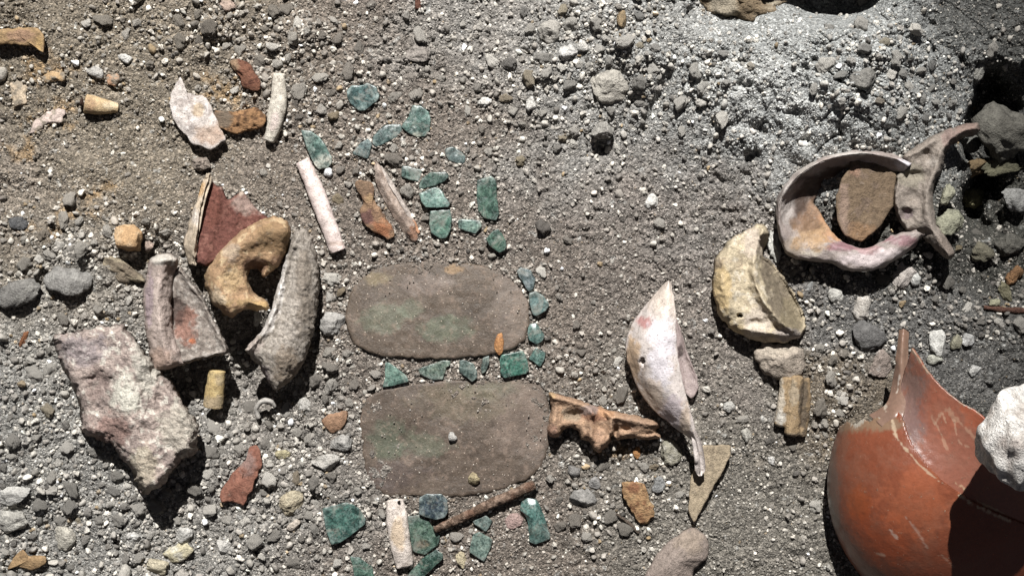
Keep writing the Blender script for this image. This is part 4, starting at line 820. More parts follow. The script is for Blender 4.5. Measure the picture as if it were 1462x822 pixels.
o = carved('hooked_bone', q([(1045, 82), (1050, 125), (985, 140), (925, 172), (895, 208), (882, 260), (870, 310), (838, 360), (824, 420), (836, 500), (842, 560), (882, 612), (935, 695), (905, 732), (860, 700), (800, 642), (765, 605), (700, 592), (668, 540), (645, 480), (643, 400), (655, 330), (670, 300), (705, 270), (680, 245), (690, 225), (760, 185), (830, 140), (900, 110), (980, 90)]), 24, M_BONE,
    tint('#80756a', [(1380, 183, 18, 10, '#80675c', 0.8), (1360, 200, 14, 16, '#7b635c', 0.7), (1295, 305, 12, 10, '#5d4d52', 0.7), (1330, 230, 9, 9, '#938a80', 0.7), (1300, 250, 20, 20, '#77705f', 0.7), (1350, 350, 20, 20, '#77685e', 0.6), (1330, 320, 16, 26, '#8a7e74', 0.7)], [('#665c52', 11, 0.35, 0.6), ('#968a7e', 8, 0.5, 0.5)]), base=24, edge=9, cell=1.2, inset=3, jit=1.0, disp=((1.0, 10), (0.7, 4)),
    ridges=[(q([(1040, 102), (935, 138), (868, 220), (845, 300), (800, 420), (805, 540), (905, 705)]), 8, 12), (q([(690, 245), (760, 215), (830, 170)]), 6, 6), (q([(660, 340), (655, 470), (700, 580)]), 4, 6)],
    pits=[(*q([(745, 330)])[0], 16, 7, 7), (*q([(700, 510)])[0], 10, 8, 10), (*q([(735, 430)])[0], 14, 10, 5), (*q([(800, 240)])[0], 7, 9, 6), (*q([(770, 600)])[0], 12, 7, 6)])
tag(o, 'grey-brown hooked bone reaching over the dark hollow', 'bone')

# ================================================================== RED-ORANGE VESSEL
pot = empty('broken_vase', 1390, 700, -40)
PCX, PCY, PRX, PRY, PRZ, PH = 1400.0, 692.0, 219.0, 208.0, 165.0, 30.0
def pot_h(x, y):
    t = 1-((x-PCX)/PRX)**2-((y-PCY)/PRY)**2
    return PH+PRZ*math.sqrt(max(t, 0.0))
def crust(base, lines):
    def f(V):
        C = base(V)
        for pts, wd, hx, st in lines:
            p = crom(pts, 60); d = np.full(len(V), 1e9)
            for x, y in p: d = np.minimum(d, np.hypot(V[:, 0]-x, V[:, 1]-y))
            k = (1-sst(wd*0.35, wd*0.8, d+wd*0.8*vn3(V, 4, 91)+wd*0.5*vn3(V, 10, 92)))*st
            C = C*(1-k[:, None])+lin(hx)*k[:, None]
        return C
    return f
base_l = [(1276, 592), (1297, 642), (1338, 690), (1388, 724), (1440, 748), (1510, 772)]
def pot_body():
    nu, nv = 230, 420; V = []; F = []
    for i in range(nu):
        ph = math.pi*(i+0.5)/nu*0.80                      # from the top down past the belly
        for j in range(nv):
            a = 2*math.pi*j/nv
            bulge = 1.0
            V.append((PCX+PRX*math.sin(ph)*math.cos(a)*bulge, PCY+PRY*math.sin(ph)*math.sin(a)*bulge, PH+PRZ*math.cos(ph)))
    for i in range(nu-1):
        for j in range(nv):
            k = (j+1) % nv; F.append((i*nv+j, i*nv+k, (i+1)*nv+k, (i+1)*nv+j))
    V = np.array(V)
    bl = np.array(crom(base_l, 80)); t_ = np.array([-0.62, 0.78])      # keep only the wall below the break that carries the neck
    def below(p):
        if p[0] < 1277: return p[1] > 592+(1277-p[0])*0.16+2.5*math.sin(p[0]*0.31)
        k = np.argmin(np.hypot(bl[:, 0]-p[0], bl[:, 1]-p[1])); return (p[:2]-bl[k])@t_ > -9
    kp = np.array([below(p) for p in V])
    F = [f for f in F if kp[list(f)].all()]; us = sorted({i for f in F for i in f}); mp = {a: b for b, a in enumerate(us)}
    V = V[us]; F = [tuple(mp[i] for i in f) for f in F]
    base = tint('#6c3c2a', [(1225, 715, 18, 26, '#84421f', 0.45), (1195, 640, 16, 60, '#6a4a3c', 0.55), (1230, 604, 60, 13, '#6f5a48', 0.95), (1245, 770, 60, 40, '#854024', 0.5), (1310, 720, 60, 50, '#93553a', 0.4), (1190, 730, 9, 90, '#5f4f46', 0.7)], [], sat=1.0)
    ln = [([(1272, 592), (1281, 625), (1297, 645)], 3.4, '#9c8a74', 0.85), ([(1300, 648), (1314, 664), (1340, 686)], 2.0, '#a08c76', 0.7), ([(1370, 705), (1392, 722), (1440, 742)], 3.4, '#a5937c', 0.85),
          ([(1293, 737), (1308, 757), (1324, 782)], 1.6, '#a08a7c', 0.45), ([(1270, 756), (1280, 768)], 2.4, '#a8988c', 0.6), ([(1216, 607), (1240, 596), (1268, 588)], 4.5, '#8e8a80', 0.9), ([(1344, 792), (1362, 808)], 1.6, '#a08674', 0.35), ([(1250, 790), (1262, 792)], 2, '#a08674', 0.6)]
    n = len(V)
    o = build('body', V, F, M_POT, crust(base, ln), pot, ((0.8, 60), (0.25, 9)))
    sd = o.modifiers.new('wall', 'SOLIDIFY'); sd.thickness = 9*S; sd.offset = -1
    k = np.linspace(0, 2*math.pi, 60); MASK.append(np.stack([PCX+PRX*np.cos(k), PCY+PRY*np.sin(k)], 1))
pot_body()
def PB(pts, add=1.0): return [(x, y, pot_h(x, y)+add) for x, y in pts]
mid_l = [(1287, 545), (1314, 590), (1350, 630), (1395, 660), (1440, 692), (1510, 730)]
top_l = [(1302, 497), (1332, 540), (1365, 570), (1400, 592), (1440, 636), (1510, 690)]
coll = crust(tint('#7f4a36', [(1300, 590, 26, 70, '#6d554e', 0.85), (1345, 585, 30, 36, '#8a4a30', 0.7), (1390, 590, 20, 26, '#924420', 0.8), (1420, 690, 40, 40, '#80503c', 0.6)], []),  # greyer left patch paints in the shading of the curved collar
    [([(1300, 498), (1332, 538), (1365, 568), (1400, 590)], 3.5, '#7d6c5c', 0.85), ([(1330, 595), (1344, 620), (1352, 640)], 3.0, '#9c7f6a', 0.5), ([(1352, 585), (1372, 605), (1392, 625)], 4.5, '#9c7f6a', 0.5), ([(1335, 605), (1345, 590), (1350, 602)], 2.2, '#a58a74', 0.5), ([(1362, 600), (1370, 630), (1388, 640)], 2.2, '#a08470', 0.5), ([(1365, 690), (1385, 702)], 3, '#a08a70', 0.8), ([(1395, 715), (1440, 735)], 2.6, '#a08a70', 0.8)])
hb = [pot_h(x, y) for x, y in base_l]
loft('neck_wall', [[(x, y, h-6) for (x, y), h in zip(base_l, hb)], [(x, y, h) for (x, y), h in zip(mid_l, (118, 158, 180, 194, 210, 226))], [(x, y, h) for (x, y), h in zip(top_l, (138, 172, 190, 204, 230, 252))]], M_POT, coll, thick=9, nu=150, nv=90, parent=pot, absh=0, ragged=0.8, disp=((0.8, 40), (0.3, 8)))
fl = [(1283, 471), (1279, 512), (1273, 550), (1264, 576), (1240, 592)]
fm = [(1290, 469), (1287, 512), (1283, 556), (1276, 588), (1254, 604)]
fr = [(1298, 474), (1296, 515), (1294, 556), (1289, 594), (1266, 616)]
HF = lambda pts, hs, up: [(x, y, max(h, pot_h(x, y)+up) if k > 2 else h) for k, ((x, y), h) in enumerate(zip(pts, hs))]
loft('shoulder_flange', [HF(fl, (100, 104, 102, 96, 80), -4), HF(fm, (108, 114, 118, 116, 90), 1), HF(fr, (104, 110, 124, 120, 100), -4)], M_POT, crust(tint('#6f5444', [(1288, 500, 12, 40, '#755a48', 0.7), (1240, 600, 40, 16, '#74594a', 0.7)], [('#80634f', 9, 0.4, 0.5)]), [([(1262, 570), (1264, 585)], 3, '#a59a8c', 0.8), ([(1284, 535), (1281, 560)], 1.8, '#b0a79c', 0.7)]), thick=9, nu=90, nv=30, parent=pot, absh=0, ragged=0.8, disp=((0.8, 30), (0.4, 8)))
tag(pot, 'broken glossy red-orange vase lying half buried with a jagged neck', 'vase')
o = rock('white_rock', 1478, 626, 84, 80, 70, 10, M_STONE, tint('#d8d3cb', [(1440, 640, 20, 22, '#a3958c', 0.6), (1458, 590, 10, 20, '#a3968a', 0.5)], [('#a89d92', 12, 0.35, 0.7)]), 23, sink=0.5, absh=292, sub=5, chops=5, rough=0.09, disp=((2.5, 30), (1.5, 8), (0.9, 3)))
tag(o, 'big white chalky rock resting on the neck of the red-orange vase', 'rock')

# ================================================================== LARGE STONES WITH A PLACE OF THEIR OWN
def st(name, x, y, rx, ry, rz, rot, c, c2, lab, cat='stone', seed=0, **k):
    o = rock(name, x, y, rx, ry, rz, rot, k.pop('mat', M_STONE), tint(c, [], [(c2, max(4, rx*0.4), 0.3, 0.7)], seed=seed), seed+int(x), sub=k.pop('sub', 4), **k); tag(o, lab, cat); return o
st('stone', 105, 404, 43, 27, 20, -4, '#77746f', '#8e8b85', 'grey rounded stone beside the striated brown stone', seed=1)
st('stone', 28, 420, 38, 22, 22, -18, '#6f6c67', '#85827b', 'dark grey elongated stone left of the grey rounded stone', seed=2)
st('striated_stone', 174, 387, 40, 17, 14, 20, '#6f6250', '#93866c', 'striated olive-brown pitted stone left of the forked bone', seed=3, rough=0.3)
st('ochre_stone', 184, 341, 21, 21, 18, 0, '#a98558', '#b89a72', 'round ochre stone standing above the striated stone', seed=4, rough=0.1, sink=0.2)
st('stone', 212, 350, 8, 11, 10, 10, '#a58f80', '#8d786a', 'small pinkish stone touching the round ochre stone', seed=5, sub=3)
st('layered_rock', 1066, 2, 72, 36, 30, 8, '#6d5c44', '#9a907c', 'dark brown layered rock jutting from the top of the bank', 'rock', seed=6, rough=0.34)
st('oval_stone', 1233, 110, 20, 17, 10, 10, '#6d6a64', '#7c7972', 'smooth dark oval stone set in the pale bank', seed=7, rough=0.08)
st('clod', 868, 122, 30, 27, 14, 20, '#a09a8e', '#8c867c', 'broad pale rough clod in the gravel heap, shading its lower right side', 'clod', seed=8)
st('clod', 860, 188, 17, 15, 15, 10, '#8f8b83', '#7d7972', 'grey clod overhanging a black notch in the soil', 'clod', seed=9, rel=8)
st('pumice_stone', 810, 72, 17, 16, 13, 0, '#b3b0aa', '#9a9690', 'white pitted pumice lump touching a smaller white one', seed=10)
st('pumice_stone', 832, 66, 10, 9, 9, 30, '#b7b3ab', '#9c978f', 'small white pumice joined to the right of a larger lump', seed=11, sub=3)
st('pumice_stone', 784, 42, 18, 22, 14, 0, '#8f8a81', '#a39d93', 'grey granular lump below a tiny rust-red speck', seed=12)
st('pumice_stone', 929, 288, 11, 15, 10, 15, '#c4c1ba', '#aaa69e', 'bright white wedge-shaped pumice alone on brown sand', seed=13, chops=10)
st('pumice_stone', 692, 144, 12, 8, 8, -25, '#bcb8b0', '#8f8a82', 'white craggy pumice at the upper right of the pear-shaped tessera', seed=14)
st('pumice_stone', 757, 150, 8, 12, 8, 0, '#b9b5ad', '#a19c94', 'upright white pumice at the lower edge of the gravel heap', seed=15, sub=3)
st('grey_stone', 646, 624, 7.5, 8, 7, 0, '#a5a29b', '#8f8b85', 'rough grey pebble sitting alone on the lower plaque', 'pebble', seed=16, absh=3, sink=0.2, sub=3)
st('cream_pebble', 676, 683, 9, 9, 9, 0, '#a4956f', '#8d7d5c', 'yellowish pebble at the lower edge of the lower plaque', 'pebble', seed=17, sub=3, absh=4, sink=0.25)
st('pumice_stone', 474, 462, 20, 19, 14, 0, '#94908a', '#aba79f', 'grey rough stone between the grey curved bone and upper plaque', seed=18)
st('pumice_stone', 437, 582, 20, 13, 12, 25, '#aaa69e', '#8f8b84', 'white-grey rough stone at the lower end of the dark hollow', seed=19)
st('pumice_stone', 463, 660, 23, 14, 12, 8, '#aaa59c', '#8f8a81', 'pale oblong rough stone below the small tan sherd', seed=20)
st('pumice_stone', 486, 632, 17, 15, 12, 0, '#8f8c86', '#a6a29b', 'grey rough stone right above the pale oblong one', seed=21)
st('yellow_stone', 414, 718, 19, 21, 12, 20, '#a2957a', '#b8ac8f', 'irregular yellowish stone in the gravel above the five-sided tessera', seed=22)
st('cream_pebble', 403, 648, 12, 8, 8, -10, '#b3a880', '#9c9070', 'small yellow-cream pebble right of the red-brown sherd', 'pebble', seed=23, sub=3)
st('cube_stone', 318, 782, 13, 12, 10, 10, '#b3afa7', '#c6c2ba', 'white cube-like stone in the gravel near the red-brown sherd', seed=24, chops=12, rough=0.06)
st('cream_pebble', 419, 750, 12, 8, 7, -30, '#b5a899', '#a19484', 'pinkish-cream pebble below the irregular yellowish stone', 'pebble', seed=25, sub=3)
st('pale_stone', 18, 706, 34, 15, 12, -18, '#aba8a1', '#c0bdb5', 'flat white stone with sharp right edge in the loose gravel', seed=26)
st('pale_stone', 22, 742, 28, 19, 14, 0, '#aaa69c', '#97938a', 'rounded pale stone just below the flat white one', seed=27)
st('pale_stone', 90, 768, 18, 18, 12, 30, '#a8a294', '#bcb6a6', 'cream fan-shaped stone above the orange-brown flake', seed=28)
st('cube_stone', 187, 766, 17, 10, 9, -5, '#c0bdb6', '#a8a59e', 'bright white oblong stone below the boulder tip', seed=29, chops=10)
st('yellow_stone', 258, 786, 26, 15, 13, -15, '#b3a988', '#c4bfb0', 'long cream stone with a yellow end near the boulder tip', seed=30)
st('yellow_stone', 227, 806, 18, 13, 11, 10, '#b0a58a', '#9c9278', 'rounded cream stone just below the long yellow-ended one', seed=31)
st('pale_stone', 265, 765, 14, 14, 11, 0, '#a9a69f', '#b9b5ae', 'pale angular stone above the long yellow-ended one', seed=32)
o = slab('bone_flake', Z(0, 640, 4.517, [(100, 680), (150, 650), (180, 690), (240, 690), (300, 690), (300, 745), (200, 785), (120, 760), (40, 780)]), 8, M_SHERD, tint('#96784f', [], [('#7a5e3c', 7, 0.3, 0.6)]), rel=3, dome=3, jit=1.2, centre=(40, 800))
tag(o, 'orange-brown curved flake among pale stones', 'flake')
st('white_pebble', 657, 798, 9, 15, 8, -10, '#b9ab88', '#9f9274', 'cream knobbly pebble below the pale lozenge tessera', 'pebble', seed=33, sub=3)
st('grey_stone', 818, 671, 11, 11, 10, 0, '#7d7975', '#8f8b86', 'round grey pebble below the left end of the orange bone', 'pebble', seed=34, sub=3)
st('grey_stone', 850, 690, 11, 11, 9, 0, '#8d8a86', '#a19d98', 'round pale grey pebble left of the spongy orange lump', 'pebble', seed=35, sub=3)
st('clod', 838, 713, 26, 16, 12, 10, '#7d7a75', '#96928c', 'low rough grey clod below two round grey pebbles', 'clod', seed=36)
st('clod', 958, 645, 19, 20, 13, 30, '#85806f', '#9d988c', 'pale crumbly clod in the shade of the white valve', 'clod', seed=37)
st('grey_stone', 940, 692, 10, 13, 8, 0, '#7f7f7d', '#92918d', 'flat grey pebble right of the spongy orange lump', 'pebble', seed=38, sub=3)
st('white_pebble', 1041, 581, 10, 9, 8, 0, '#aaa79f', '#96928a', 'pale round pebble left of the animal tooth', 'pebble', seed=39, sub=3)
st('white_pebble', 1066, 622, 9, 12, 8, 0, '#a4a095', '#8e8a80', 'cream oval pebble left of the lower end of the tooth', 'pebble', seed=40, sub=3)
st('white_pebble', 1102, 657, 6.5, 7, 6, 0, '#c4c1bb', '#aeaaa3', 'tiny bright white pebble below the animal tooth', 'pebble', seed=41, sub=3)
st('white_stone', 1107, 352, 13, 25, 14, -8, '#b0aea6', '#8e8c84', 'white craggy stone between the saddle-shaped bone and shell ring', seed=42, rough=0.28)
st('white_stone', 1190, 422, 15, 11, 8, 5, '#aba8a0', '#94918a', 'flat white oval stone below the shell ring', seed=43)
st('grey_stone', 1155, 412, 8, 13, 8, 0, '#7f7f7c', '#908f8b', 'upright grey pebble left of the flat white oval stone', 'pebble', seed=44, sub=3)
st('white_stone', 1232, 440, 14, 22, 10, 8, '#a39c92', '#b3ada4', 'pale cracked stone with square top above a grey clod', seed=45)
st('clod', 1238, 480, 30, 24, 14, 0, '#5d5b59', '#6d6b68', 'dark grey clod below the pale cracked stone', 'clod', seed=46)
st('white_stone', 1292, 392, 20, 22, 14, 20, '#a39a92', '#8c847c', 'pinkish pale rough stone under the pink lip of the shell ring', seed=47)
st('white_stone', 1306, 398, 9, 11, 8, 0, '#b5b4ae', '#9a9892', 'small white stone at the right of the pinkish pale one', seed=48, sub=3)
st('white_stone', 1339, 487, 13, 24, 10, -5, '#b0aea7', '#9a978f', 'long white stone standing above the vase neck', seed=49)
st('white_stone', 1334, 514, 13, 9, 9, 0, '#a7a698', '#918f80', 'greenish-white stone below the long white stone', seed=50, sub=3)
st('olive_stone', 1365, 489, 10, 14, 9, 0, '#86826c', '#767260', 'olive pebble right of the long white stone', 'pebble', seed=51, sub=3)
st('white_stone', 1382, 486, 10, 12, 9, 0, '#a9a8a4', '#92908b', 'white-grey pebble right of the olive one', 'pebble', seed=52, sub=3)
st('white_stone', 1392, 528, 8, 11, 8, 35, '#b5b3ad', '#9d9b95', 'white angular pebble above the big white rock', 'pebble', seed=53, sub=3)
st('brown_stone', 1256, 520, 18, 22, 14, 0, '#84766c', '#9d948c', 'brown and white veined stone left of the vase spike', seed=54)
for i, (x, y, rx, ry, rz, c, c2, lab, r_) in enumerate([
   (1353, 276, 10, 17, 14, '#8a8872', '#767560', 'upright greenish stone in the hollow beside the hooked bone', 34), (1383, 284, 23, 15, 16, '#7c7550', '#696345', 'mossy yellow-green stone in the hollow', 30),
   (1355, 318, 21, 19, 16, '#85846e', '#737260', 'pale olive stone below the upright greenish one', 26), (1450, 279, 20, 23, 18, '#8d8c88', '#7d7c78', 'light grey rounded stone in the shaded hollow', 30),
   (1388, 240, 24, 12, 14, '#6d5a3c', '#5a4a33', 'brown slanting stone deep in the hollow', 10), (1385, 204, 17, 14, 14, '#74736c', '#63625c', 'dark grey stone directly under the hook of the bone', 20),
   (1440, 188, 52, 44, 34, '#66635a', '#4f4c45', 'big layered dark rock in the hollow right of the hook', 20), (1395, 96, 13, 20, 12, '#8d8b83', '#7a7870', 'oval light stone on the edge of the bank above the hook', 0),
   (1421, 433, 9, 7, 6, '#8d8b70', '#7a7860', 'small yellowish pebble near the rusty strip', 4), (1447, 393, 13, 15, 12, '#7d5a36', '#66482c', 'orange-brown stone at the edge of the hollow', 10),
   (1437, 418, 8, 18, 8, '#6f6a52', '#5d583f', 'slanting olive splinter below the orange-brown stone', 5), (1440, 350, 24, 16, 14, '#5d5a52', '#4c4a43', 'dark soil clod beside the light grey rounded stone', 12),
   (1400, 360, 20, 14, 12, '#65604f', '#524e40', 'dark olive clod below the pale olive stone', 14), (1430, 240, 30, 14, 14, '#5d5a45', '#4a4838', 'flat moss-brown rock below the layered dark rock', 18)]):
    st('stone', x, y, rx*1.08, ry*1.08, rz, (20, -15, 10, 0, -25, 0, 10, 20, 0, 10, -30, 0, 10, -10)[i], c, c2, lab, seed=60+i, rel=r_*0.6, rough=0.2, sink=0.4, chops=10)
st('orange_crumb', 889, 28, 9, 14, 9, 5, '#7d6a4c', '#947c58', 'orange-brown crumb in the dark cleft of the gravel heap', 'lump', seed=80, sub=3)
st('rust_speck', 596, 6, 6, 9, 5, 0, '#5d3a2c', '#4c2e22', 'dark red-brown speck of bone on smooth brown sand', 'lump', seed=81, sub=3)
st('pumice_stone', 137, 104, 14, 9, 9, 20, '#a5a19a', '#87837b', 'grey-white pumice pebble above the tapering horn-like bone', seed=82, sub=3)
st('pumice_stone', 178, 84, 12, 7, 7, 5, '#b9b6af', '#a19d96', 'oval white pumice pebble right above the grey-white one', seed=83, sub=3)
st('clod', 600, 76, 22, 14, 13, 10, '#847c74', '#928a81', 'brown-grey clod with a black shadow above the pear-shaped tessera', 'clod', seed=84)
st('clod', 285, 232, 17, 12, 14, 15, '#85786c', '#76695e', 'brown clod at the tip of the upright shell half', 'clod', seed=85)
st('bone_crumb', 325, 8, 14, 9, 9, 30, '#a08a7a', '#8a7668', 'pinkish elongated crumb at a dark gap near the top', 'lump', seed=86, sub=3)
st('dark_stone', 25, 320, 16, 11, 10, 0, '#4c4c4d', '#5e5d5c', 'blackish stone casting a shadow above the elongated grey stone', seed=87)
st('bone_crumb', 33, 484, 5, 14, 5, 20, '#80502c', '#6b4124', 'thin rusty brown splinter left of the boulder', 'splinter', seed=88, sub=3)
st('white_stone', 367, 455, 7, 13, 10, 0, '#b0aca2', '#9a968c', 'small white stone leaning on the grey curved bone', seed=89, sub=3, rel=30)
o = sweep('rusty_strip', [(1405, 439, 4), (1435, 442, 5), (1475, 444, 5)], [3, 4, 4], M_TWIG, tint('#5c4034'), rel=0, mask=False); tag(o, 'thin rust-brown strip lying in the dark soil', 'strip')
# orange flake held on the plaque rim
o = slab('ochre_flake', Z(480, 360, 4.109, [(925, 540), (945, 480), (975, 470), (985, 520), (978, 590), (958, 608), (935, 590)]), 5, M_SHERD, tint('#a8743c', [], [('#8a5a2c', 5, 0.2, 0.7)]), absh=6, dome=2, jit=0.8, step=1.4)
tag(o, 'small orange flake on the lower right rim of the upper plaque', 'flake')

# ================================================================== LOOSE PEBBLES (individuals) AND GRIT (stuff)
MW, MH, MO = 1462+240, 822+240, 120
mask = np.zeros((MH, MW), bool)
for O in MASK:
    x0, y0 = np.floor(O.min(0)).astype(int)-1; x1, y1 = np.ceil(O.max(0)).astype(int)+2
    x0, y0, x1, y1 = max(x0, -MO), max(y0, -MO), min(x1, MW-MO), min(y1, MH-MO)
    if x1 <= x0 or y1 <= y0: continue
    X, Y = np.meshgrid(np.arange(x0, x1)+0.5, np.arange(y0, y1)+0.5); ins = np.zeros(X.shape, bool); n = len(O)
    A, Bq = O, np.roll(O, -1, 0)
    for (ax, ay), (bx, by) in zip(A, Bq):
        c = ((ay > Y) != (by > Y))
        if ay != by: ins ^= c & (X < (bx-ax)*(Y-ay)/(by-ay)+ax)
    mask[y0+MO:y1+MO, x0+MO:x1+MO] |= ins
def masked(x, y):
    i = np.clip((x+MO).astype(int), 0, MW-1); j = np.clip((y+MO).astype(int), 0, MH-1); return mask[j, i]

def pick_class(x, y, n):
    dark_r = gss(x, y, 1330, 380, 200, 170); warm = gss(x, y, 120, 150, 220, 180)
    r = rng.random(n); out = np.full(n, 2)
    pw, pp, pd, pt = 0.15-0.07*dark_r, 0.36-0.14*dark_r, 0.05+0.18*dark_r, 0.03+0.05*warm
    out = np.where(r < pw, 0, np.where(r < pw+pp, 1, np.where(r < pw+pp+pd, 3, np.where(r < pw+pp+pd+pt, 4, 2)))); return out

# --- individuals
variants = []
for k in range(14):
    V, F = rock_mesh(4, 300+k, 13, 0.22)
    me = bpy.data.meshes.new('pebble'); me.from_pydata(V.tolist(), [], F); me.polygons.foreach_set('use_smooth', [True]*len(F)); me.materials.append(PEB['grey']); variants.append(me)
CL = ['white', 'pale', 'grey', 'dark', 'tan']
NM = {'white': 'white pumice', 'pale': 'pale grey', 'grey': 'mid-grey', 'dark': 'dark grey', 'tan': 'tan'}
LAND = [(190, 580, 'flat pinkish boulder'), (145, 150, 'horn-like bone'), (30, 55, 'angular ochre fragment'), (105, 404, 'grey rounded stone'), (280, 175, 'flat shell fragment'), (350, 105, 'reddish bone fragment'), (393, 150, 'cream shell bar'), (459, 293, 'pink grooved shell bar'),
        (517, 138, 'lone dark rounded tessera'), (565, 288, 'split bone sliver'), (595, 173, 'pear-shaped tessera'), (620, 283, 'overlapping trio of tesserae'), (695, 283, 'tall rectangular tessera'), (625, 440, 'upper plaque'), (650, 625, 'lower plaque'), (768, 440, 'row of chips by the upper plaque'),
        (815, 70, 'white pitted pumice lump'), (868, 122, 'broad pale clod'), (929, 288, 'wedge of white pumice'), (1066, 10, 'layered rock'), (1233, 108, 'dark oval stone'), (1200, 300, 'shell ring'), (1330, 270, 'hooked bone'), (1420, 260, 'mossy hollow'), (1085, 410, 'saddle-shaped bone'),
        (1130, 580, 'animal tooth'), (945, 500, 'pierced white valve'), (860, 600, 'orange knobbly bone'), (912, 716, 'orange spongy lump'), (1012, 690, 'triangular bone point'), (968, 790, 'domed sherd'), (1240, 480, 'dark grey clod'), (1340, 490, 'long white stone'), (1230, 640, 'red-orange vase'),
        (690, 722, 'rusty rod'), (764, 743, 'arched green bead'), (570, 760, 'forked-end shell bar'), (490, 747, 'five-sided tessera'), (414, 718, 'irregular yellowish stone'), (348, 680, 'red-brown sherd'), (258, 786, 'long yellow-ended stone'), (90, 768, 'cream fan-shaped stone'), (20, 720, 'flat white stone'),
        (260, 450, 'forked bone'), (410, 440, 'grey curved bone'), (474, 462, 'grey stone by the upper plaque'), (437, 582, 'stone at the dark hollow'), (320, 310, 'upright shell half'), (55, 240, 'half-buried shell flake'), (600, 30, 'dark red speck'), (300, 20, 'pinkish crumb'), (1160, 120, 'pale dusty bank')]
placed = []; cand = 0
occ = mask.copy()
sizes = np.sort(np.clip(3.0*(1-rng.random(5200))**(-1/2.9), 3, 13.5))[::-1]
pts = []
_cx, _cy = np.meshgrid(np.arange(-24., 1490, 4), np.arange(-24., 850, 4)); _cg = coarse(_cx, _cy)
for rad in sizes:
    for _ in range(40):
        x, y = rng.uniform(-20, 1482), rng.uniform(-20, 842)
        if rng.random() > _cg[int((y+24)/4), int((x+24)/4)]: continue
        j0, j1, i0, i1 = int(y-rad*0.8+MO), int(y+rad*0.8+MO)+1, int(x-rad*0.8+MO), int(x+rad*0.8+MO)+1
        if occ[j0:j1, i0:i1].any(): continue
        occ[j0:j1, i0:i1] = True; pts.append((x, y, rad)); break
inview = [p for p in pts if 4 < p[0] < 1458 and 4 < p[1] < 818][:290]
ids = set(inview)
xs = np.array([p[0] for p in inview]); ys = np.array([p[1] for p in inview]); cls = pick_class(xs, ys, len(xs)); gh = ground(xs, ys); dustc = soil_rgb(xs, ys)*1.2
for (x, y, rad), c, g, dc in zip(inview, cls, gh, dustc):
    o = bpy.data.objects.new('pebble', random.choice(variants)); COL.objects.link(o); o.color = (*dc, 1)
    a, b = random.uniform(0.85, 1.25), random.uniform(0.7, 1.0); rz = random.uniform(0.55, 0.85)
    o.scale = (rad*a*S, rad*b*S, rad*rz*S); o.rotation_euler = (random.uniform(-.3, .3), random.uniform(-.3, .3), random.uniform(0, 6.28))
    o.location = P([[x, y, g+rad*rz*random.uniform(0.0, 0.4)]])[0]
    o.material_slots[0].link = 'OBJECT'; o.material_slots[0].material = PEB[CL[c]]
    lm = min(LAND, key=lambda q: (q[0]-x)**2+(q[1]-y)**2)[2]
    shp = 'elongated' if a/b > 1.5 else ('rounded' if a/b < 1.15 else 'uneven')
    tag(o, '%s %s %s pebble near the %s' % ('large' if rad > 9.5 else ('medium' if rad > 7.2 else 'small'), shp, NM[CL[c]], lm), 'pebble', CL[c]+' pebbles in the loose gravel')

# --- grit
proto = bpy.data.collections.new('grain_shapes')
for k in range(8):
    V, F = rock_mesh(2 if k % 2 else 3, 500+k, 13, 0.24)
    me = bpy.data.meshes.new('grain'); me.from_pydata(V.tolist(), [], F); me.materials.append(M_GRAIN)
    if k % 2: me.polygons.foreach_set('use_smooth', [True]*len(F))
    o = bpy.data.objects.new('grain_%02d' % k, me); proto.objects.link(o)
gx, gy, gr, gz = [], [], [], []
rest = [p for p in pts if p not in ids]
gx += [p[0] for p in rest]; gy += [p[1] for p in rest]; gr += [p[2] for p in rest]; gz += [0.3]*len(rest)
def sow(n, lo, hi, power, use_coarse, sink):
    x = rng.uniform(-110, 1572, n); y = rng.uniform(-110, 932, n)
    keep = ~masked(x, y) if hi > 2.2 else np.ones(n, bool)
    if use_coarse > 0: keep &= rng.random(n) < (1-use_coarse)+use_coarse*coarse(x, y)
    x, y = x[keep], y[keep]; r = lo+(hi-lo)*rng.random(len(x))**power
    gx.extend(x); gy.extend(y); gr.extend(r); gz.extend([sink]*len(x))
sow(44000, 2.0, 4.6, 1.8, 0.94, 0.05)
sow(50000, 1.3, 2.4, 1.3, 0.6, 0.1)
sow(100000, 0.7, 1.5, 1.0, 0.1, 0.15)
for O in MASK[:]:
    L_ = int(np.hypot(*(O-np.roll(O, -1, 0)).T).sum()/2.2)
    if L_ < 4: continue
    k_ = rng.integers(0, len(O), L_*3); t_ = rng.random(L_*3)[:, None]; p_ = O[k_]*(1-t_)+np.roll(O, -1, 0)[k_]*t_
    c_ = O.mean(0); u_ = p_-c_; u_ = u_/(np.linalg.norm(u_, axis=1, keepdims=True)+1e-6)
    p_ = p_+u_*(rng.random(L_*3)**1.5*7)[:, None]; kp_ = ~masked(p_[:, 0], p_[:, 1]) & (rng.random(L_*3) < 0.35+0.5*vn2(p_[:, 0], p_[:, 1], 16, 47)) & (np.abs(p_[:, 0]-731) < 820) & (np.abs(p_[:, 1]-411) < 500)
    p_ = p_[kp_]; gx.extend(p_[:, 0]); gy.extend(p_[:, 1]); gr.extend(1.2+2.4*rng.random(len(p_))**2); gz.extend([0.45]*len(p_))
gx, gy, gr, gz = map(np.array, (gx, gy, gr, gz)); H0 = ground(gx, gy)+gr*gz
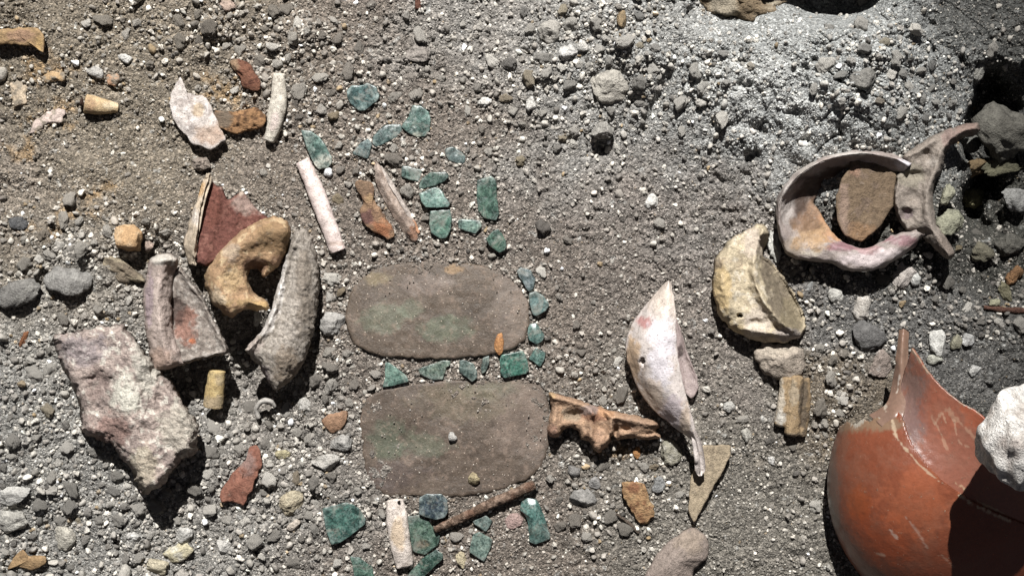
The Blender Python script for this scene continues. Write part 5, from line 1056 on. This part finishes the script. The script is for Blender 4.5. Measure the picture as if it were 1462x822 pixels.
# grit dusted over the two plaques
def on_plaque(outline, n, top):
    O = np.array(outline); lo, hi = O.min(0), O.max(0); x = rng.uniform(lo[0], hi[0], n); y = rng.uniform(lo[1], hi[1], n)
    ins = np.zeros(n, bool)
    for (ax, ay), (bx, by) in zip(O, np.roll(O, -1, 0)):
        if ay != by: ins ^= ((ay > y) != (by > y)) & (x < (bx-ax)*(y-ay)/(by-ay)+ax)
    c = O.mean(0); e = np.hypot((x-c[0])/(hi[0]-lo[0])*2, (y-c[1])/(hi[1]-lo[1])*2)
    ins &= (e < 0.93) & (rng.random(n) < 0.25+0.6*e**3)
    return x[ins], y[ins], np.full(ins.sum(), top)
for ol, top in ((p1, 7.0), (p2, 6.0)):
    a, b, c = on_plaque(ol, 380, top); r = 0.6+1.1*rng.random(len(a))**2.5
    gx = np.concatenate([gx, a]); gy = np.concatenate([gy, b]); gr = np.concatenate([gr, r]); H0 = np.concatenate([H0, c+r*0.5])
n = len(gx); cls = pick_class(gx, gy, n)
pal = np.array([lin('#c4bfb5'), lin('#a8a39a'), lin('#837e77'), lin('#64605b'), lin('#8f7d62')])
soil = soil_rgb(gx, gy); small = (gr < 3.2)
col = pal[cls]; mixk = np.where(small, rng.uniform(0.35, 1.0, n), rng.uniform(0.0, 0.45, n))[:, None]
mixk = np.where((cls == 0)[:, None], np.where((gr[:, None] < 1.9) & (rng.random(n) < 0.75)[:, None], 1.0, mixk*0.45), mixk)
col = (col*(1-mixk)+soil*1.12*mixk)*np.exp(rng.normal(0, 0.32, n))[:, None]
col = np.clip(col, 0, 0.72)
me = bpy.data.meshes.new('loose_grit')
W = P(np.stack([gx, gy, H0], 1)); me.vertices.add(n); me.vertices.foreach_set('co', W.astype(np.float32).ravel())
def attr(nm, tp, arr, key):
    a = me.attributes.new(nm, tp, 'POINT'); a.data.foreach_set(key, np.ascontiguousarray(arr).ravel())
sc = np.stack([gr*rng.uniform(0.8, 1.25, n), gr*rng.uniform(0.7, 1.05, n), gr*rng.uniform(0.6, 0.95, n)], 1)*S
attr('scl', 'FLOAT_VECTOR', sc.astype(np.float32), 'vector'); attr('rot', 'FLOAT_VECTOR', np.stack([rng.uniform(-3, 3, n), rng.uniform(-3, 3, n), rng.uniform(0, 6.28, n)], 1).astype(np.float32), 'vector')
attr('idx', 'INT', rng.integers(0, 8, n).astype(np.int32), 'value'); attr('Col', 'FLOAT_COLOR', np.concatenate([col, np.ones((n, 1))], 1).astype(np.float32), 'color')
go = bpy.data.objects.new('loose_grit', me); COL.objects.link(go); tag(go, 'loose grey-brown sand and fine gravel covering the soil', 'grit', kind='stuff')
ng = bpy.data.node_groups.new('scatter_grains', 'GeometryNodeTree')
ng.interface.new_socket('Geometry', in_out='INPUT', socket_type='NodeSocketGeometry'); ng.interface.new_socket('Geometry', in_out='OUTPUT', socket_type='NodeSocketGeometry')
gi, gout = ng.nodes.new('NodeGroupInput'), ng.nodes.new('NodeGroupOutput'); ip = ng.nodes.new('GeometryNodeInstanceOnPoints')
ci = ng.nodes.new('GeometryNodeCollectionInfo'); ci.inputs['Collection'].default_value = proto; ci.inputs['Separate Children'].default_value = True; ci.inputs['Reset Children'].default_value = True
def na(nm, t):
    q_ = ng.nodes.new('GeometryNodeInputNamedAttribute'); q_.data_type = t; q_.inputs['Name'].default_value = nm; return q_.outputs['Attribute']
e2r = ng.nodes.new('FunctionNodeEulerToRotation')
ng.links.new(na('rot', 'FLOAT_VECTOR'), e2r.inputs[0]); ng.links.new(gi.outputs[0], ip.inputs['Points']); ng.links.new(ci.outputs[0], ip.inputs['Instance'])
ip.inputs['Pick Instance'].default_value = True; ng.links.new(na('idx', 'INT'), ip.inputs['Instance Index']); ng.links.new(e2r.outputs[0], ip.inputs['Rotation']); ng.links.new(na('scl', 'FLOAT_VECTOR'), ip.inputs['Scale'])
ng.links.new(ip.outputs[0], gout.inputs[0])
go.modifiers.new('scatter', 'NODES').node_group = ng
